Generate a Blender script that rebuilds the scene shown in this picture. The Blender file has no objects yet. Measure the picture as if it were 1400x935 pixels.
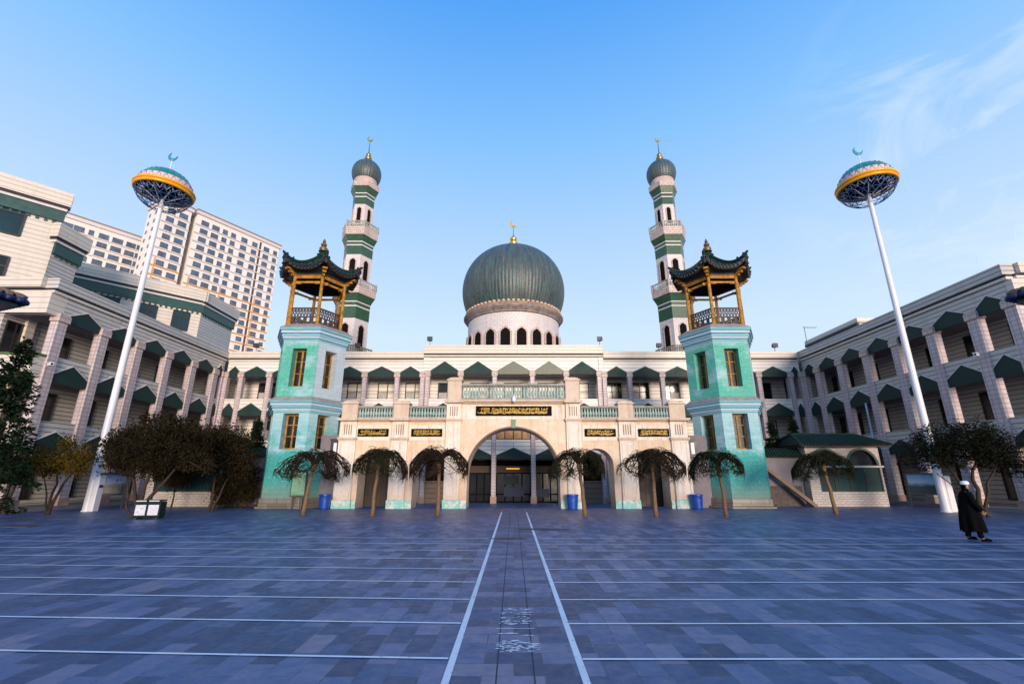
import bpy, math, random
from math import sin, cos, pi, radians, sqrt
from mathutils import Vector, Matrix
random.seed(7)
sc = bpy.context.scene
col = sc.collection

# ------------------------------------------------------------------ camera, sky, sun, exposure
cam_d = bpy.data.cameras.new('camera'); cam = bpy.data.objects.new('camera', cam_d); col.objects.link(cam)
cam.location = (0, 0, 1.9); cam.rotation_euler = (radians(90 + 16.204), 0, 0)
cam_d.sensor_width = 36; cam_d.lens = 16.149; cam_d.shift_x = -2 / 1400
cam_d.clip_start = 0.1; cam_d.clip_end = 5000
sc.camera = cam

SUN_EL, SUN_AZ = radians(5.5), radians(166)      # azimuth measured clockwise from +Y (the sun is behind the camera)
world = bpy.data.worlds.new('World'); sc.world = world; world.use_nodes = True
wt = world.node_tree; wt.nodes.clear()
def wn(t, **k):
    n = wt.nodes.new(t)
    for a, b in k.items(): setattr(n, a, b)
    return n
wo = wn('ShaderNodeOutputWorld'); bg = wn('ShaderNodeBackground')
sky = wn('ShaderNodeTexSky', sky_type='NISHITA', sun_disc=False)
sky.sun_elevation = SUN_EL; sky.sun_rotation = SUN_AZ
sky.altitude = 2200; sky.air_density = 1.0; sky.dust_density = 0.3; sky.ozone_density = 2.0
bg.inputs['Strength'].default_value = 0.15
tc = wn('ShaderNodeTexCoord'); sep = wn('ShaderNodeSeparateXYZ')
wt.links.new(tc.outputs['Generated'], sep.inputs[0])
ramp = wn('ShaderNodeValToRGB')
e = ramp.color_ramp.elements
e[0].position = 0.0; e[0].color = (5.0, 5.5, 6.1, 1)
e[1].position = 1.0; e[1].color = (0.2, 1.5, 4.9, 1)
for p, c in ((0.28, (4.2, 5.3, 6.5, 1)), (0.48, (2.85, 4.35, 6.6, 1)), (0.63, (1.6, 3.6, 6.5, 1)), (0.80, (0.58, 2.4, 6.1, 1))):
    k = e.new(p); k.color = c
wt.links.new(sep.outputs[2], ramp.inputs[0])
mixs = wn('ShaderNodeMix', data_type='RGBA'); mixs.inputs[0].default_value = 0.92
wt.links.new(sky.outputs[0], mixs.inputs[6]); wt.links.new(ramp.outputs[0], mixs.inputs[7])
# thin cirrus towards the upper right
mp = wn('ShaderNodeMapping'); mp.inputs['Scale'].default_value = (3.0, 2.2, 5.5); mp.inputs['Rotation'].default_value = (0.3, 0.5, 0.2)
wt.links.new(tc.outputs['Generated'], mp.inputs[0])
nz = wn('ShaderNodeTexNoise'); nz.inputs['Scale'].default_value = 1.7; nz.inputs['Detail'].default_value = 7; nz.inputs['Roughness'].default_value = 0.6
nz.inputs['Distortion'].default_value = 0.7
wt.links.new(mp.outputs[0], nz.inputs['Vector'])
mr = wn('ShaderNodeMapRange'); mr.inputs[1].default_value = 0.46; mr.inputs[2].default_value = 0.78
wt.links.new(nz.outputs[0], mr.inputs[0])
dotn = wn('ShaderNodeVectorMath', operation='DOT_PRODUCT')
cd = Vector((0.72, 0.52, 0.46)).normalized(); dotn.inputs[1].default_value = cd
wt.links.new(tc.outputs['Generated'], dotn.inputs[0])
mr2 = wn('ShaderNodeMapRange'); mr2.inputs[1].default_value = 0.945; mr2.inputs[2].default_value = 1.0
wt.links.new(dotn.outputs['Value'], mr2.inputs[0])
mm = wn('ShaderNodeMath', operation='MULTIPLY'); wt.links.new(mr.outputs[0], mm.inputs[0]); wt.links.new(mr2.outputs[0], mm.inputs[1])
mixc = wn('ShaderNodeMix', data_type='RGBA'); mixc.inputs[7].default_value = (5.6, 6.0, 6.6, 1)
wt.links.new(mm.outputs[0], mixc.inputs[0]); wt.links.new(mixs.outputs[2], mixc.inputs[6])
wt.links.new(mixc.outputs[2], bg.inputs[0]); wt.links.new(bg.outputs[0], wo.inputs[0])

sl = bpy.data.lights.new('sun', 'SUN'); sl.energy = 4.0; sl.angle = radians(18); sl.color = (1.0, 0.82, 0.65)
so = bpy.data.objects.new('sun', sl); col.objects.link(so)
sdir = Vector((sin(SUN_AZ) * cos(SUN_EL), cos(SUN_AZ) * cos(SUN_EL), sin(SUN_EL)))
so.rotation_euler = sdir.to_track_quat('Z', 'Y').to_euler(); so.location = (0, -30, 30)
sc.view_settings.view_transform = 'Standard'; sc.view_settings.look = 'None'
sc.view_settings.exposure = 0.15; sc.view_settings.gamma = 1.0

# ------------------------------------------------------------------ materials
class NT:
    def __init__(s, name):
        s.m = bpy.data.materials.new(name); s.m.use_nodes = True
        s.t = s.m.node_tree; s.b = s.t.nodes['Principled BSDF']
        s.tc = s.t.nodes.new('ShaderNodeTexCoord')
        oi = s.t.nodes.new('ShaderNodeObjectInfo'); ml = s.math('MULTIPLY', oi.outputs['Random'], 53.0)
        ad = s.t.nodes.new('ShaderNodeVectorMath'); ad.operation = 'ADD'
        s.l(s.tc.outputs['Object'], ad.inputs[0]); s.l(ml, ad.inputs[1])
        s.vr = ad.outputs[0]; s.v = s.tc.outputs['Object']
    def l(s, a, b): s.t.links.new(a, b)
    def inp(s, sock, v):
        if hasattr(v, 'is_output') or isinstance(v, bpy.types.NodeSocket): s.l(v, sock)
        else:
            if sock.type == 'RGBA' and len(v) == 3: v = (*v, 1)
            sock.default_value = v
    def math(s, op, a, b=0.0, c=None, clamp=False):
        n = s.t.nodes.new('ShaderNodeMath'); n.operation = op; n.use_clamp = clamp
        s.inp(n.inputs[0], a); s.inp(n.inputs[1], b)
        if c is not None: s.inp(n.inputs[2], c)
        return n.outputs[0]
    def noise(s, scale, detail=4, rough=.55, vec=None, sc3=None, dist=0.0):
        v = vec or s.vr
        if sc3:
            mpn = s.t.nodes.new('ShaderNodeMapping'); mpn.inputs['Scale'].default_value = sc3; s.l(v, mpn.inputs[0]); v = mpn.outputs[0]
        n = s.t.nodes.new('ShaderNodeTexNoise'); n.inputs['Scale'].default_value = scale; n.inputs['Detail'].default_value = detail
        n.inputs['Roughness'].default_value = rough; n.inputs['Distortion'].default_value = dist
        s.l(v, n.inputs['Vector']); return n.outputs[0]
    def rng(s, a, lo, hi, o0=0.0, o1=1.0):
        n = s.t.nodes.new('ShaderNodeMapRange'); s.inp(n.inputs[0], a)
        for i, q in enumerate((lo, hi, o0, o1)): n.inputs[i + 1].default_value = q
        return n.outputs[0]
    def mix(s, f, a, b, mode='MIX'):
        n = s.t.nodes.new('ShaderNodeMix'); n.data_type = 'RGBA'; n.blend_type = mode
        s.inp(n.inputs[0], f); s.inp(n.inputs[6], a); s.inp(n.inputs[7], b); return n.outputs[2]
    def xyz(s):
        n = s.t.nodes.new('ShaderNodeSeparateXYZ'); s.l(s.v, n.inputs[0]); return n.outputs
    def comb(s, x, y, z):
        n = s.t.nodes.new('ShaderNodeCombineXYZ')
        for i, q in enumerate((x, y, z)): s.inp(n.inputs[i], q)
        return n.outputs[0]
    def brick(s, vec, w, h, mortar, c1, c2, cm, offset=.5, smooth=.1, bias=0.0):
        n = s.t.nodes.new('ShaderNodeTexBrick'); n.offset = offset
        s.l(vec, n.inputs['Vector']); s.inp(n.inputs['Color1'], c1); s.inp(n.inputs['Color2'], c2); s.inp(n.inputs['Mortar'], cm)
        n.inputs['Scale'].default_value = 1.0; n.inputs['Mortar Size'].default_value = mortar; n.inputs['Mortar Smooth'].default_value = smooth
        n.inputs['Bias'].default_value = bias; n.inputs['Brick Width'].default_value = w; n.inputs['Row Height'].default_value = h
        return n.outputs[0], n.outputs[1]
    def out(s, colr, rough=.7, metal=0.0, bump=None, bstr=.3, bdist=.02, spec=None):
        s.inp(s.b.inputs['Base Color'], colr); s.inp(s.b.inputs['Roughness'], rough); s.inp(s.b.inputs['Metallic'], metal)
        if spec is not None: s.b.inputs['Specular IOR Level'].default_value = spec
        if bump is not None:
            n = s.t.nodes.new('ShaderNodeBump'); n.inputs['Strength'].default_value = bstr; n.inputs['Distance'].default_value = bdist
            s.l(bump, n.inputs['Height']); s.l(n.outputs[0], s.b.inputs['Normal'])
        return s.m

def plain(name, c, rough=.6, var=.18, scale=2.5, metal=0.0, bump=.15, spec=None):
    n = NT(name); f = n.noise(scale, 6, .6); f2 = n.noise(scale * 9, 3)
    lo = tuple(q * (1 - var) for q in c); hi = tuple(min(1, q * (1 + var)) for q in c)
    cc = n.mix(n.rng(f, .3, .7), lo, hi); cc = n.mix(n.rng(f2, .2, .8, 0, .35), cc, lo)
    return n.out(cc, n.rng(f, .3, .7, max(0, rough - .1), min(1, rough + .1)), metal, f2, bump, .01, spec)

def tile(name, c, cm, w, h, mortar, var=.06, dirt=.25, off=.5, rough=.45):
    n = NT(name); x, y, z = n.xyz()
    v = n.comb(n.math('ADD', x, n.math('MULTIPLY', y, 1.0)), z, 0.0)
    c1 = tuple(q * (1 - var) for q in c); c2 = tuple(min(1, q * (1 + var)) for q in c)
    bc, bf = n.brick(v, w, h, mortar, c1, c2, cm, off)
    st = n.noise(1.0, 6, .65, None, (1.6, 1.6, .22))
    bc = n.mix(n.rng(st, .48, .78, 0, dirt), bc, (c[0] * .55, c[1] * .48, c[2] * .42))
    return n.out(bc, rough, 0, n.math('SUBTRACT', 1.0, bf), .5, .02)

def glassy(name, c, rough=.06, spec=.8):
    n = NT(name); f = n.noise(.6, 3)
    cc = n.mix(n.rng(f, .35, .65), tuple(q * .6 for q in c), c)
    return n.out(cc, rough, 0, n.noise(.9, 2), .04, .02, spec)

M = {}
M['wall_tile'] = tile('white_wall_tile', (.74, .685, .62), (.28, .22, .20), 60, .34, .022, dirt=.22)
M['wing_tile'] = tile('wing_wall_tile', (.55, .51, .47), (.13, .10, .10), 60, .27, .024, dirt=.4)
M['col_tile'] = tile('pink_column_tile', (.56, .46, .46), (.31, .23, .24), .32, .26, .018, .1, .3, 0.0)
M['min_tile'] = tile('minaret_tile', (.64, .57, .56), (.42, .34, .34), .4, .25, .012, .05, .25)
M['min_pink'] = tile('minaret_pink_stone', (.56, .43, .38), (.33, .24, .21), .45, .28, .02, .1, .5)
M['min_green'] = tile('green_glazed_tile', (.038, .095, .050), (.02, .05, .03), .4, .25, .015, .15, .4, .5, .3)
M['cornice'] = plain('pale_cornice_paint', (.62, .56, .51), .7, .1, .8)
M['cap_cream'] = tile('cream_coping', (.66, .58, .49), (.34, .28, .24), 60, .33, .018, .04, .3)
M['black_line'] = plain('black_joint', (.015, .012, .012), .6)
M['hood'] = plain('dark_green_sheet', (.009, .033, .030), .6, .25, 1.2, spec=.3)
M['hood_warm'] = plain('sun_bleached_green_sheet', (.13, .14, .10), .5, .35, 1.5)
M['white_edge'] = plain('white_trim', (.62, .57, .54), .6, .08)
M['soffit'] = plain('grey_soffit', (.27, .24, .23), .8, .15)
M['glass'] = glassy('dark_window_glass', (.010, .013, .018), .14, .5)
M['glass_blue'] = glassy('teal_window_glass', (.012, .045, .06), .12, .5)
M['frame'] = plain('dark_window_frame', (.020, .016, .015), .5)
M['curtain'] = plain('pale_curtain', (.42, .41, .42), .9, .25, 4)
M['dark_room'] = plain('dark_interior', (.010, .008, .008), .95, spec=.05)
M['pink_stone'] = plain('pink_stone', (.42, .27, .22), .6, .2, 3)
M['tan_stone'] = tile('tan_stone_steps', (.24, .16, .11), (.10, .065, .045), 30, .42, .03, .12, .4)
M['green_band'] = plain('deep_green_band', (.02, .07, .06), .4, .15)
M['green_cap'] = plain('olive_green_cap', (.07, .12, .035), .5, .2)
M['pole_white'] = plain('white_pole_paint', (.72, .70, .74), .35, .06, 1)
M['yellow'] = plain('yellow_ring_paint', (.80, .36, .01), .35, .1, 2)
M['teal_panel'] = glassy('teal_glass_panel', (.015, .30, .26), .25)
M['pink_panel'] = plain('pinkish_white_panel', (.62, .48, .46), .5, .12, 4)
M['dark_steel'] = plain('dark_steel', (.03, .03, .035), .5)
M['steel_blue'] = plain('blue_wire', (.03, .09, .26), .45)
M['strut'] = plain('pale_strut', (.55, .52, .50), .45)
M['gold'] = plain('gilded_metal', (.75, .46, .10), .28, .2, 6, .9)
M['wood_yellow'] = plain('ochre_painted_wood', (.40, .185, .022), .6, .6, 4, 0, .5, .3)
M['wood_dark'] = plain('dark_carved_wood', (.060, .030, .016), .65, .4, 7, 0, .4)
M['tile_green'] = plain('green_glazed_roof_tile', (.014, .034, .024), .6, .5, 5, 0, .3, .15)
M['tile_olive'] = plain('olive_roof_field', (.055, .095, .045), .5, .5, 4, 0, .3, .3)
M['tile_end'] = plain('blue_green_tile_end', (.008, .022, .030), .4, .4, 8, spec=.3)
M['bin_blue'] = plain('blue_plastic', (.008, .06, .34), .4, .12, 3)
M['bin_green'] = plain('dark_green_plastic', (.006, .022, .018), .5, .15, spec=.2)
M['poster'] = None
M['bark'] = plain('brown_bark', (.19, .105, .055), .85, .35, 9, 0, .6)
M['twig'] = plain('dark_twig', (.030, .020, .013), .95, .4, 6, 0, .3, .05)
M['twig_green'] = plain('olive_twig', (.026, .024, .011), .95, .4, 6, 0, .3, .05)
M['bark_grey'] = plain('grey_bark', (.06, .043, .034), .95, .4, 9, 0, .6, .1)
def leafmat(name, a, b):
    n = NT(name)
    f = n.noise(1.3, 3, .6, n.v); g = n.noise(14, 2, .5, n.v)
    cc = n.mix(n.rng(f, .38, .62), a, b); cc = n.mix(n.rng(g, .4, .7, 0, .5), cc, tuple(q * .45 for q in a))
    return n.out(cc, .9, 0, spec=.03)
M['leaf_brown'] = leafmat('russet_dark_leaves', (.017, .0135, .007), (.040, .028, .013))
M['leaf_dark'] = leafmat('dark_green_leaves', (.010, .014, .008), (.024, .019, .010))
M['leaf_yellow'] = leafmat('yellow_autumn_leaves', (.055, .042, .010), (.13, .085, .012))
M['needle'] = leafmat('conifer_needles', (.008, .018, .010), (.016, .028, .012))
M['black_cloth'] = plain('black_wool', (.004, .004, .005), .95, spec=.04)
M['skin'] = plain('skin', (.36, .20, .13), .6, .08)
M['white_cloth'] = plain('white_cotton', (.72, .74, .78), .9, .05)
M['black_sign'] = plain('black_lacquer', (.008, .006, .005), .8, spec=.08)
M['lilac_wall'] = plain('lilac_grey_render', (.20, .17, .19), .85, .22, 1.2, 0, .5)
M['rubble'] = plain('dark_rubble', (.09, .07, .065), .9, .5, 5, 0, .9)
M['timber'] = plain('weathered_timber', (.22, .15, .11), .85, .3, 6, 0, .4)
M['apt_wall'] = plain('apartment_render', (.76, .69, .63), .8, .06, .05)
M['apt_orange'] = plain('orange_stripe_paint', (.66, .30, .07), .7, .1, .2)
M['apt_band'] = plain('pale_stripe_paint', (.62, .55, .52), .7, .06, .2)
M['apt_glass'] = glassy('apartment_glass', (.11, .14, .20), .2, .5)
M['line_paint'] = None

def painted_tower(name, upper):
    n = NT(name); x, y, z = n.xyz()
    a = n.noise(1.3, 8, .75, None, (1, 1, 1.8)); b = n.noise(.55, 6, .7, None, (1, 1, 1.6)); c = n.noise(6, 7, .78, None, (1, 1, 3.2))
    teal = (.02, .34, .30); mint = (.09, .42, .29); pale = (.40, .57, .64); lil = (.58, .56, .66)
    if upper:
        base = n.mix(n.rng(a, .40, .62), mint, (.06, .38, .30))
        base = n.mix(n.rng(b, .52, .66, 0, .75), base, pale)
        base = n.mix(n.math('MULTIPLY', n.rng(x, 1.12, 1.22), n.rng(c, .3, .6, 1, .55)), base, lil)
        up = n.math('SUBTRACT', n.math('ADD', z, n.math('MULTIPLY', c, .9)), n.math('MULTIPLY', b, 1.2))
        base = n.mix(n.rng(up, 9.95, 10.4), base, pale)
    else:
        up = n.math('ADD', n.math('ADD', z, n.math('MULTIPLY', c, 1.0)), n.math('MULTIPLY', b, 1.6))
        base = n.mix(n.rng(a, .40, .65), teal, (.05, .30, .29))
        wash = n.mix(n.rng(a, .38, .62), (.09, .40, .38), pale)
        base = n.mix(n.rng(up, 4.45, 4.8), base, wash)
        base = n.mix(n.rng(up, 5.8, 6.6), base, n.mix(n.rng(c, .4, .6), pale, (.24, .48, .47)))
    base = n.mix(n.rng(c, .54, .66, 0, .6), base, lil)
    base = n.mix(n.rng(n.noise(3.3, 7, .75), .60, .72, 0, .7), base, (.30, .30, .27))
    wet = n.math('ADD', z, n.math('MULTIPLY', a, 1.3))
    base = n.mix(n.rng(wet, .9, 2.3, .85, 0), base, (.20, .18, .14))
    bc, bf = n.brick(n.comb(n.math('ADD', x, n.math('MULTIPLY', y, .6)), z, 0.0), .62, .27, .012, (1, 1, 1), (.93, .93, .93), (.8, .8, .8))
    base = n.mix(1.0, base, bc, 'MULTIPLY')
    return n.out(base, .8, 0, n.math('SUBTRACT', c, n.math('MULTIPLY', bf, .5)), .35, .02)
M['tower_low'] = painted_tower('worn_teal_paint_lower', False)
M['tower_up'] = painted_tower('worn_mint_paint_upper', True)
def tower_trim():
    n = NT('pale_blue_cornice_paint'); a = n.noise(1.4, 6, .7); x, y, z = n.xyz()
    st = n.math('PINGPONG', n.math('ADD', z, n.math('MULTIPLY', a, .1)), .16)
    base = n.mix(n.rng(st, .05, .12), (.12, .36, .44), (.44, .54, .63))
    base = n.mix(n.rng(a, .5, .7, 0, .7), base, (.30, .45, .46))
    return n.out(base, .8, 0, n.noise(9, 4), .3, .02)
M['tower_trim'] = tower_trim()
M['tower_ledge'] = plain('stained_ledge', (.30, .27, .24), .85, .35, 3, 0, .4)
M['tower_plinth'] = tile('stained_plinth', (.16, .14, .12), (.08, .07, .06), 1.1, .3, .02, .2, .7)

def arcade_mat(name, base, light, stain=.5, teal=0):
    n = NT(name); x, y, z = n.xyz()
    a = n.noise(1.3, 7, .75); b = n.noise(5, 6, .75); s_ = n.noise(1.0, 6, .7, None, (4.5, 4.5, .3))
    c = n.mix(n.rng(a, .35, .65), base, light)
    c = n.mix(n.rng(s_, .50, .80, 0, stain), c, (.33, .22, .15))
    c = n.mix(n.rng(b, .57, .68, 0, .5), c, (.42, .30, .21))
    low = n.math('ADD', z, n.math('MULTIPLY', b, 1.0))
    c = n.mix(n.rng(low, .45, 1.8, .75, 0), c, (.30, .21, .17))
    return n.out(c, .8, 0, b, .3, .02)
M['arcade'] = arcade_mat('peach_plaster', (.68, .46, .29), (.74, .61, .48), .6)
M['arcade_pale'] = arcade_mat('cream_plaster', (.74, .60, .47), (.80, .73, .66), .9)
M['arcade_cornice'] = arcade_mat('stained_cornice', (.56, .42, .31), (.62, .50, .40), .9)
def plinth_mat():
    n = NT('chipped_turquoise_paint'); a = n.noise(2.2, 7, .7); b = n.noise(6, 5, .7)
    c = n.mix(n.rng(a, .42, .52), (.62, .58, .52), (.22, .50, .46)); c = n.mix(n.rng(b, .57, .66, 0, .7), c, (.25, .20, .17))
    return n.out(c, .8, 0, b, .3, .02)
M['plinth'] = plinth_mat()
M['baluster'] = plain('green_glazed_baluster', (.30, .40, .36), .4, .45, 5)
def dome_mat():
    n = NT('weathered_green_dome_tile'); x, y, z = n.xyz()
    th = n.math('ARCTAN2', y, x)
    v = n.comb(n.math('MULTIPLY', th, 9.0), n.math('MULTIPLY', z, .22), 0.0)
    st = n.noise(1.6, 6, .7, v); st2 = n.noise(3.7, 4, .6, v); sp = n.noise(9, 4, .6)
    c = n.mix(n.rng(st, .35, .65), (.030, .055, .062), (.115, .125, .118))
    c = n.mix(n.rng(st2, .54, .66, 0, .85), c, (.05, .17, .145))
    c = n.mix(n.rng(st, .60, .75, 0, .55), c, (.17, .12, .10))
    c = n.mix(n.rng(sp, .46, .64, 0, .7), c, (.022, .032, .036))
    rows = n.math('PINGPONG', n.math('MULTIPLY', z, 1.0), .11)
    return n.out(c, .42, 0, n.math('ADD', n.math('MULTIPLY', rows, 4.0), sp), .5, .03)
M['dome'] = dome_mat()

def ground_mat(name, rot):
    n = NT(name); x, y, z = n.xyz()
    v = n.comb(y, x, 0.0) if rot else n.comb(x, y, 0.0)
    w, h = (.62, .31) if rot else (.62, .31)
    bc, bf = n.brick(v, w, h, .007, (1, 1, 1), (1, 1, 1), (0, 0, 0), .5, .2)
    A, Bq = (y, x) if rot else (x, y)
    row = n.math('FLOOR', n.math('DIVIDE', Bq, h)); odd = n.math('FLOORED_MODULO', row, 2.0)
    cu = n.math('FLOOR', n.math('SUBTRACT', n.math('DIVIDE', A, w), n.math('MULTIPLY', n.math('SUBTRACT', 1.0, odd), .5)))
    cell = n.t.nodes.new('ShaderNodeTexWhiteNoise'); cell.noise_dimensions = '2D'; n.l(n.comb(cu, row, 0.0), cell.inputs['Vector'])
    cr = n.t.nodes.new('ShaderNodeValToRGB'); cr.color_ramp.interpolation = 'LINEAR'; ce = cr.color_ramp.elements
    ce[0].position = 0; ce[0].color = (.017, .048, .120, 1); ce[1].position = 1; ce[1].color = (.205, .190, .270, 1)  # paver tones carry the blue of the skylight in their colour
    for p_, c_ in ((.35, (.028, .075, .172)), (.58, (.058, .108, .225)), (.78, (.098, .142, .275)), (.93, (.150, .168, .280))):
        k_ = ce.new(p_); k_.color = (*c_, 1)
    n.l(cell.outputs[0], cr.inputs[0])
    bc = n.mix(bf, cr.outputs[0], n.mix(n.rng(n.noise(.9, 4, .6, n.v), .40, .60), (.035, .042, .07), (.15, .155, .21)))
    big = n.noise(.25, 6, .65, n.v); fine = n.noise(5, 6, .7, n.v); spk = n.noise(38, 3, .7, n.v)
    bc = n.mix(n.rng(big, .4, .7, 0, .14), bc, (.105, .13, .245))
    bc = n.mix(n.rng(fine, .45, .75, 0, .26), bc, (.026, .05, .105))
    bc = n.mix(n.rng(spk, .55, .75, 0, .3), bc, (.15, .16, .20))
    bc = n.mix(n.rng(n.noise(1.7, 7, .75, n.v), .64, .72, 0, .35), bc, (.13, .085, .08))
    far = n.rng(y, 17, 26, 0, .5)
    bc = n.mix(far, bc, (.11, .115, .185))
    return n.out(bc, n.rng(fine, .3, .7, .34, .62), 0, n.math('SUBTRACT', fine, bf), .4, .012)
M['ground'] = ground_mat('sky_tinted_pavers', True)
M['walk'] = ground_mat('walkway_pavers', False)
def paint_mat(name, c, wear):
    n = NT(name); a = n.noise(9, 6, .75); b = n.noise(1.1, 4)
    cc = n.mix(n.rng(a, wear, wear + .1, 0, .75), c, (.13, .13, .16)); cc = n.mix(n.rng(b, .35, .7, 0, .3), cc, (.30, .29, .33))
    return n.out(cc, .7, 0, a, .1, .004)
M['line_paint'] = paint_mat('white_line_paint', (.82, .81, .86), .58)
M['yellow_paint'] = paint_mat('faded_yellow_paint', (.36, .23, .06), .50)
def poster_mat():
    n = NT('printed_poster'); x, y, z = n.xyz()
    bc, bf = n.brick(n.comb(x, z, 0.0), .05, .035, .012, (.70, .70, .76), (.60, .62, .72), (.72, .72, .77))
    cc = n.mix(n.rng(n.noise(16, 2), .56, .62, 0, .6), bc, (.50, .18, .26))
    return n.out(cc, .4)
M['poster'] = poster_mat()
def board_mat():
    n = NT('landscape_print'); x, y, z = n.xyz(); w = n.noise(3, 5)
    zz = n.math('ADD', z, n.math('MULTIPLY', w, .35))
    cc = n.mix(n.rng(zz, 1.45, 1.65), (.012, .025, .03), (.16, .26, .38)); cc = n.mix(n.rng(zz, 1.7, 2.2), cc, (.02, .12, .32))
    return n.out(cc, .25)
M['board'] = board_mat()

# ------------------------------------------------------------------ mesh helpers
class MB:
    def __init__(s): s.v = []; s.f = []
    def add(s, vs, fs):
        o = len(s.v); s.v += [tuple(q) for q in vs]; s.f += [tuple(i + o for i in f) for f in fs]
    def box(s, x0, x1, y0, y1, z0, z1):
        s.add([(x0, y0, z0), (x1, y0, z0), (x1, y1, z0), (x0, y1, z0), (x0, y0, z1), (x1, y0, z1), (x1, y1, z1), (x0, y1, z1)],
              [(0, 3, 2, 1), (4, 5, 6, 7), (0, 1, 5, 4), (1, 2, 6, 5), (2, 3, 7, 6), (3, 0, 4, 7)])
    def xz(s, pts, y0, y1):          # prism of an (x, z) outline given counter-clockwise seen from -y
        n = len(pts)
        s.add([(p[0], y0, p[1]) for p in pts] + [(p[0], y1, p[1]) for p in pts],
              [tuple(range(n)), tuple(range(2 * n - 1, n - 1, -1))] + [(i, i + n, (i + 1) % n + n, (i + 1) % n) for i in range(n)])
    def xy(s, pts, z0, z1, pts1=None):
        n = len(pts); p1 = pts1 or pts
        s.add([(p[0], p[1], z0) for p in pts] + [(p[0], p[1], z1) for p in p1],
              [tuple(range(n - 1, -1, -1)), tuple(range(n, 2 * n))] + [(i, (i + 1) % n, (i + 1) % n + n, i + n) for i in range(n)])
    def rings(s, rings, closed=True, cap=True):
        n = len(rings[0]); o = len(s.v)
        for r in rings: s.v += [tuple(q) for q in r]
        for k in range(len(rings) - 1):
            for i in range(n if closed else n - 1):
                j = (i + 1) % n
                s.f.append((o + k * n + i, o + k * n + j, o + (k + 1) * n + j, o + (k + 1) * n + i))
        if cap and closed:
            s.f.append(tuple(o + i for i in range(n - 1, -1, -1))); s.f.append(tuple(o + (len(rings) - 1) * n + i for i in range(n)))
    def lathe(s, prof, n=24, c=(0, 0), cap=True, rib=None):
        rr = []
        for r, z in prof:
            ring = []
            for i in range(n):
                a = 2 * pi * i / n; q = r * (1 + (rib[1] * abs(cos(a * rib[0] / 2)) if rib else 0)); ring.append((c[0] + q * cos(a), c[1] + q * sin(a), z))
            rr.append(ring)
        s.rings(rr, True, cap)
    def tube(s, pts, rad, n=6):
        pts = [Vector(p) for p in pts]; R = []
        if not isinstance(rad, (list, tuple)): rad = [rad] * len(pts)
        up = Vector((0, 0, 1)); prev = None
        for i, p in enumerate(pts):
            d = (pts[min(i + 1, len(pts) - 1)] - pts[max(i - 1, 0)])
            if d.length < 1e-9: d = Vector((0, 0, 1))
            d.normalize()
            if prev is None:
                a = d.cross(up if abs(d.z) < .9 else Vector((1, 0, 0))).normalized()
            else:
                a = prev - d * prev.dot(d)
                a = a.normalized() if a.length > 1e-6 else d.cross(up).normalized()
            prev = a; b = d.cross(a)
            R.append([p + (a * cos(2 * pi * k / n) + b * sin(2 * pi * k / n)) * rad[i] for k in range(n)])
        s.rings(R, True, True)
    def bar(s, a, b, w, h, up=(0, 0, 1)):
        a, b = Vector(a), Vector(b); d = (b - a).normalized(); u = Vector(up); x = d.cross(u)
        if x.length < 1e-5: x = d.cross(Vector((1, 0, 0)))
        x.normalize(); u = x.cross(d); R = []
        for p in (a, b): R.append([p + x * i * w / 2 + u * j * h / 2 for i, j in ((-1, -1), (1, -1), (1, 1), (-1, 1))])
        s.rings(R, True, True)
    def ball(s, c, r, n=10, m=6, sz=1.0):
        R = []
        for k in range(1, m):
            a = pi * k / m; R.append([(c[0] + r * sin(a) * cos(2 * pi * i / n), c[1] + r * sin(a) * sin(2 * pi * i / n), c[2] - r * sz * cos(a)) for i in range(n)])
        s.rings(R, True, True)

def obj(name, mb, mat, parent=None, smooth=None, bevel=None, loc=None):
    me = bpy.data.meshes.new(name); me.from_pydata(mb.v, [], mb.f); me.materials.append(M[mat] if isinstance(mat, str) else mat)
    me.validate(); me.update()
    o = bpy.data.objects.new(name, me); col.objects.link(o)
    if parent: o.parent = parent
    if loc: o.location = loc
    import bmesh
    bm = bmesh.new(); bm.from_mesh(me); bmesh.ops.recalc_face_normals(bm, faces=bm.faces); bm.to_mesh(me); bm.free()
    if smooth:
        me.shade_smooth(); me.set_sharp_from_angle(angle=radians(smooth))
    if bevel:
        b = o.modifiers.new('bevel', 'BEVEL'); b.width = bevel; b.segments = 2; b.limit_method = 'ANGLE'; b.angle_limit = radians(40)
    return o
def tag(o, label=None, cat=None, group=None, kind=None):
    if label: o['label'] = label
    if cat: o['category'] = cat
    if group: o['group'] = group
    if kind: o['kind'] = kind
    return o
def thing(name, label, cat, loc=(0, 0, 0), rz=0.0, group=None):
    o = bpy.data.objects.new(name, None); col.objects.link(o); o.location = loc; o.rotation_euler = (0, 0, rz); o.empty_display_size = .3
    return tag(o, label, cat, group)
def cp(o, parent, loc=None, rz=None):
    c = o.copy(); col.objects.link(c); c.parent = parent
    if loc is not None: c.location = loc
    if rz is not None: c.rotation_euler = (0, 0, rz)
    return c
def copy_tree(o, parent=None):
    c = o.copy(); col.objects.link(c); c.parent = parent
    for ch in list(o.children): copy_tree(ch, c)
    return c
def hexa(R, c=(0, 0), flat=True):    # a hexagon with one flat side towards -y
    return [(c[0] + R * cos(radians(60 * k)), c[1] + R * sin(radians(60 * k))) for k in range(6)]

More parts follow.
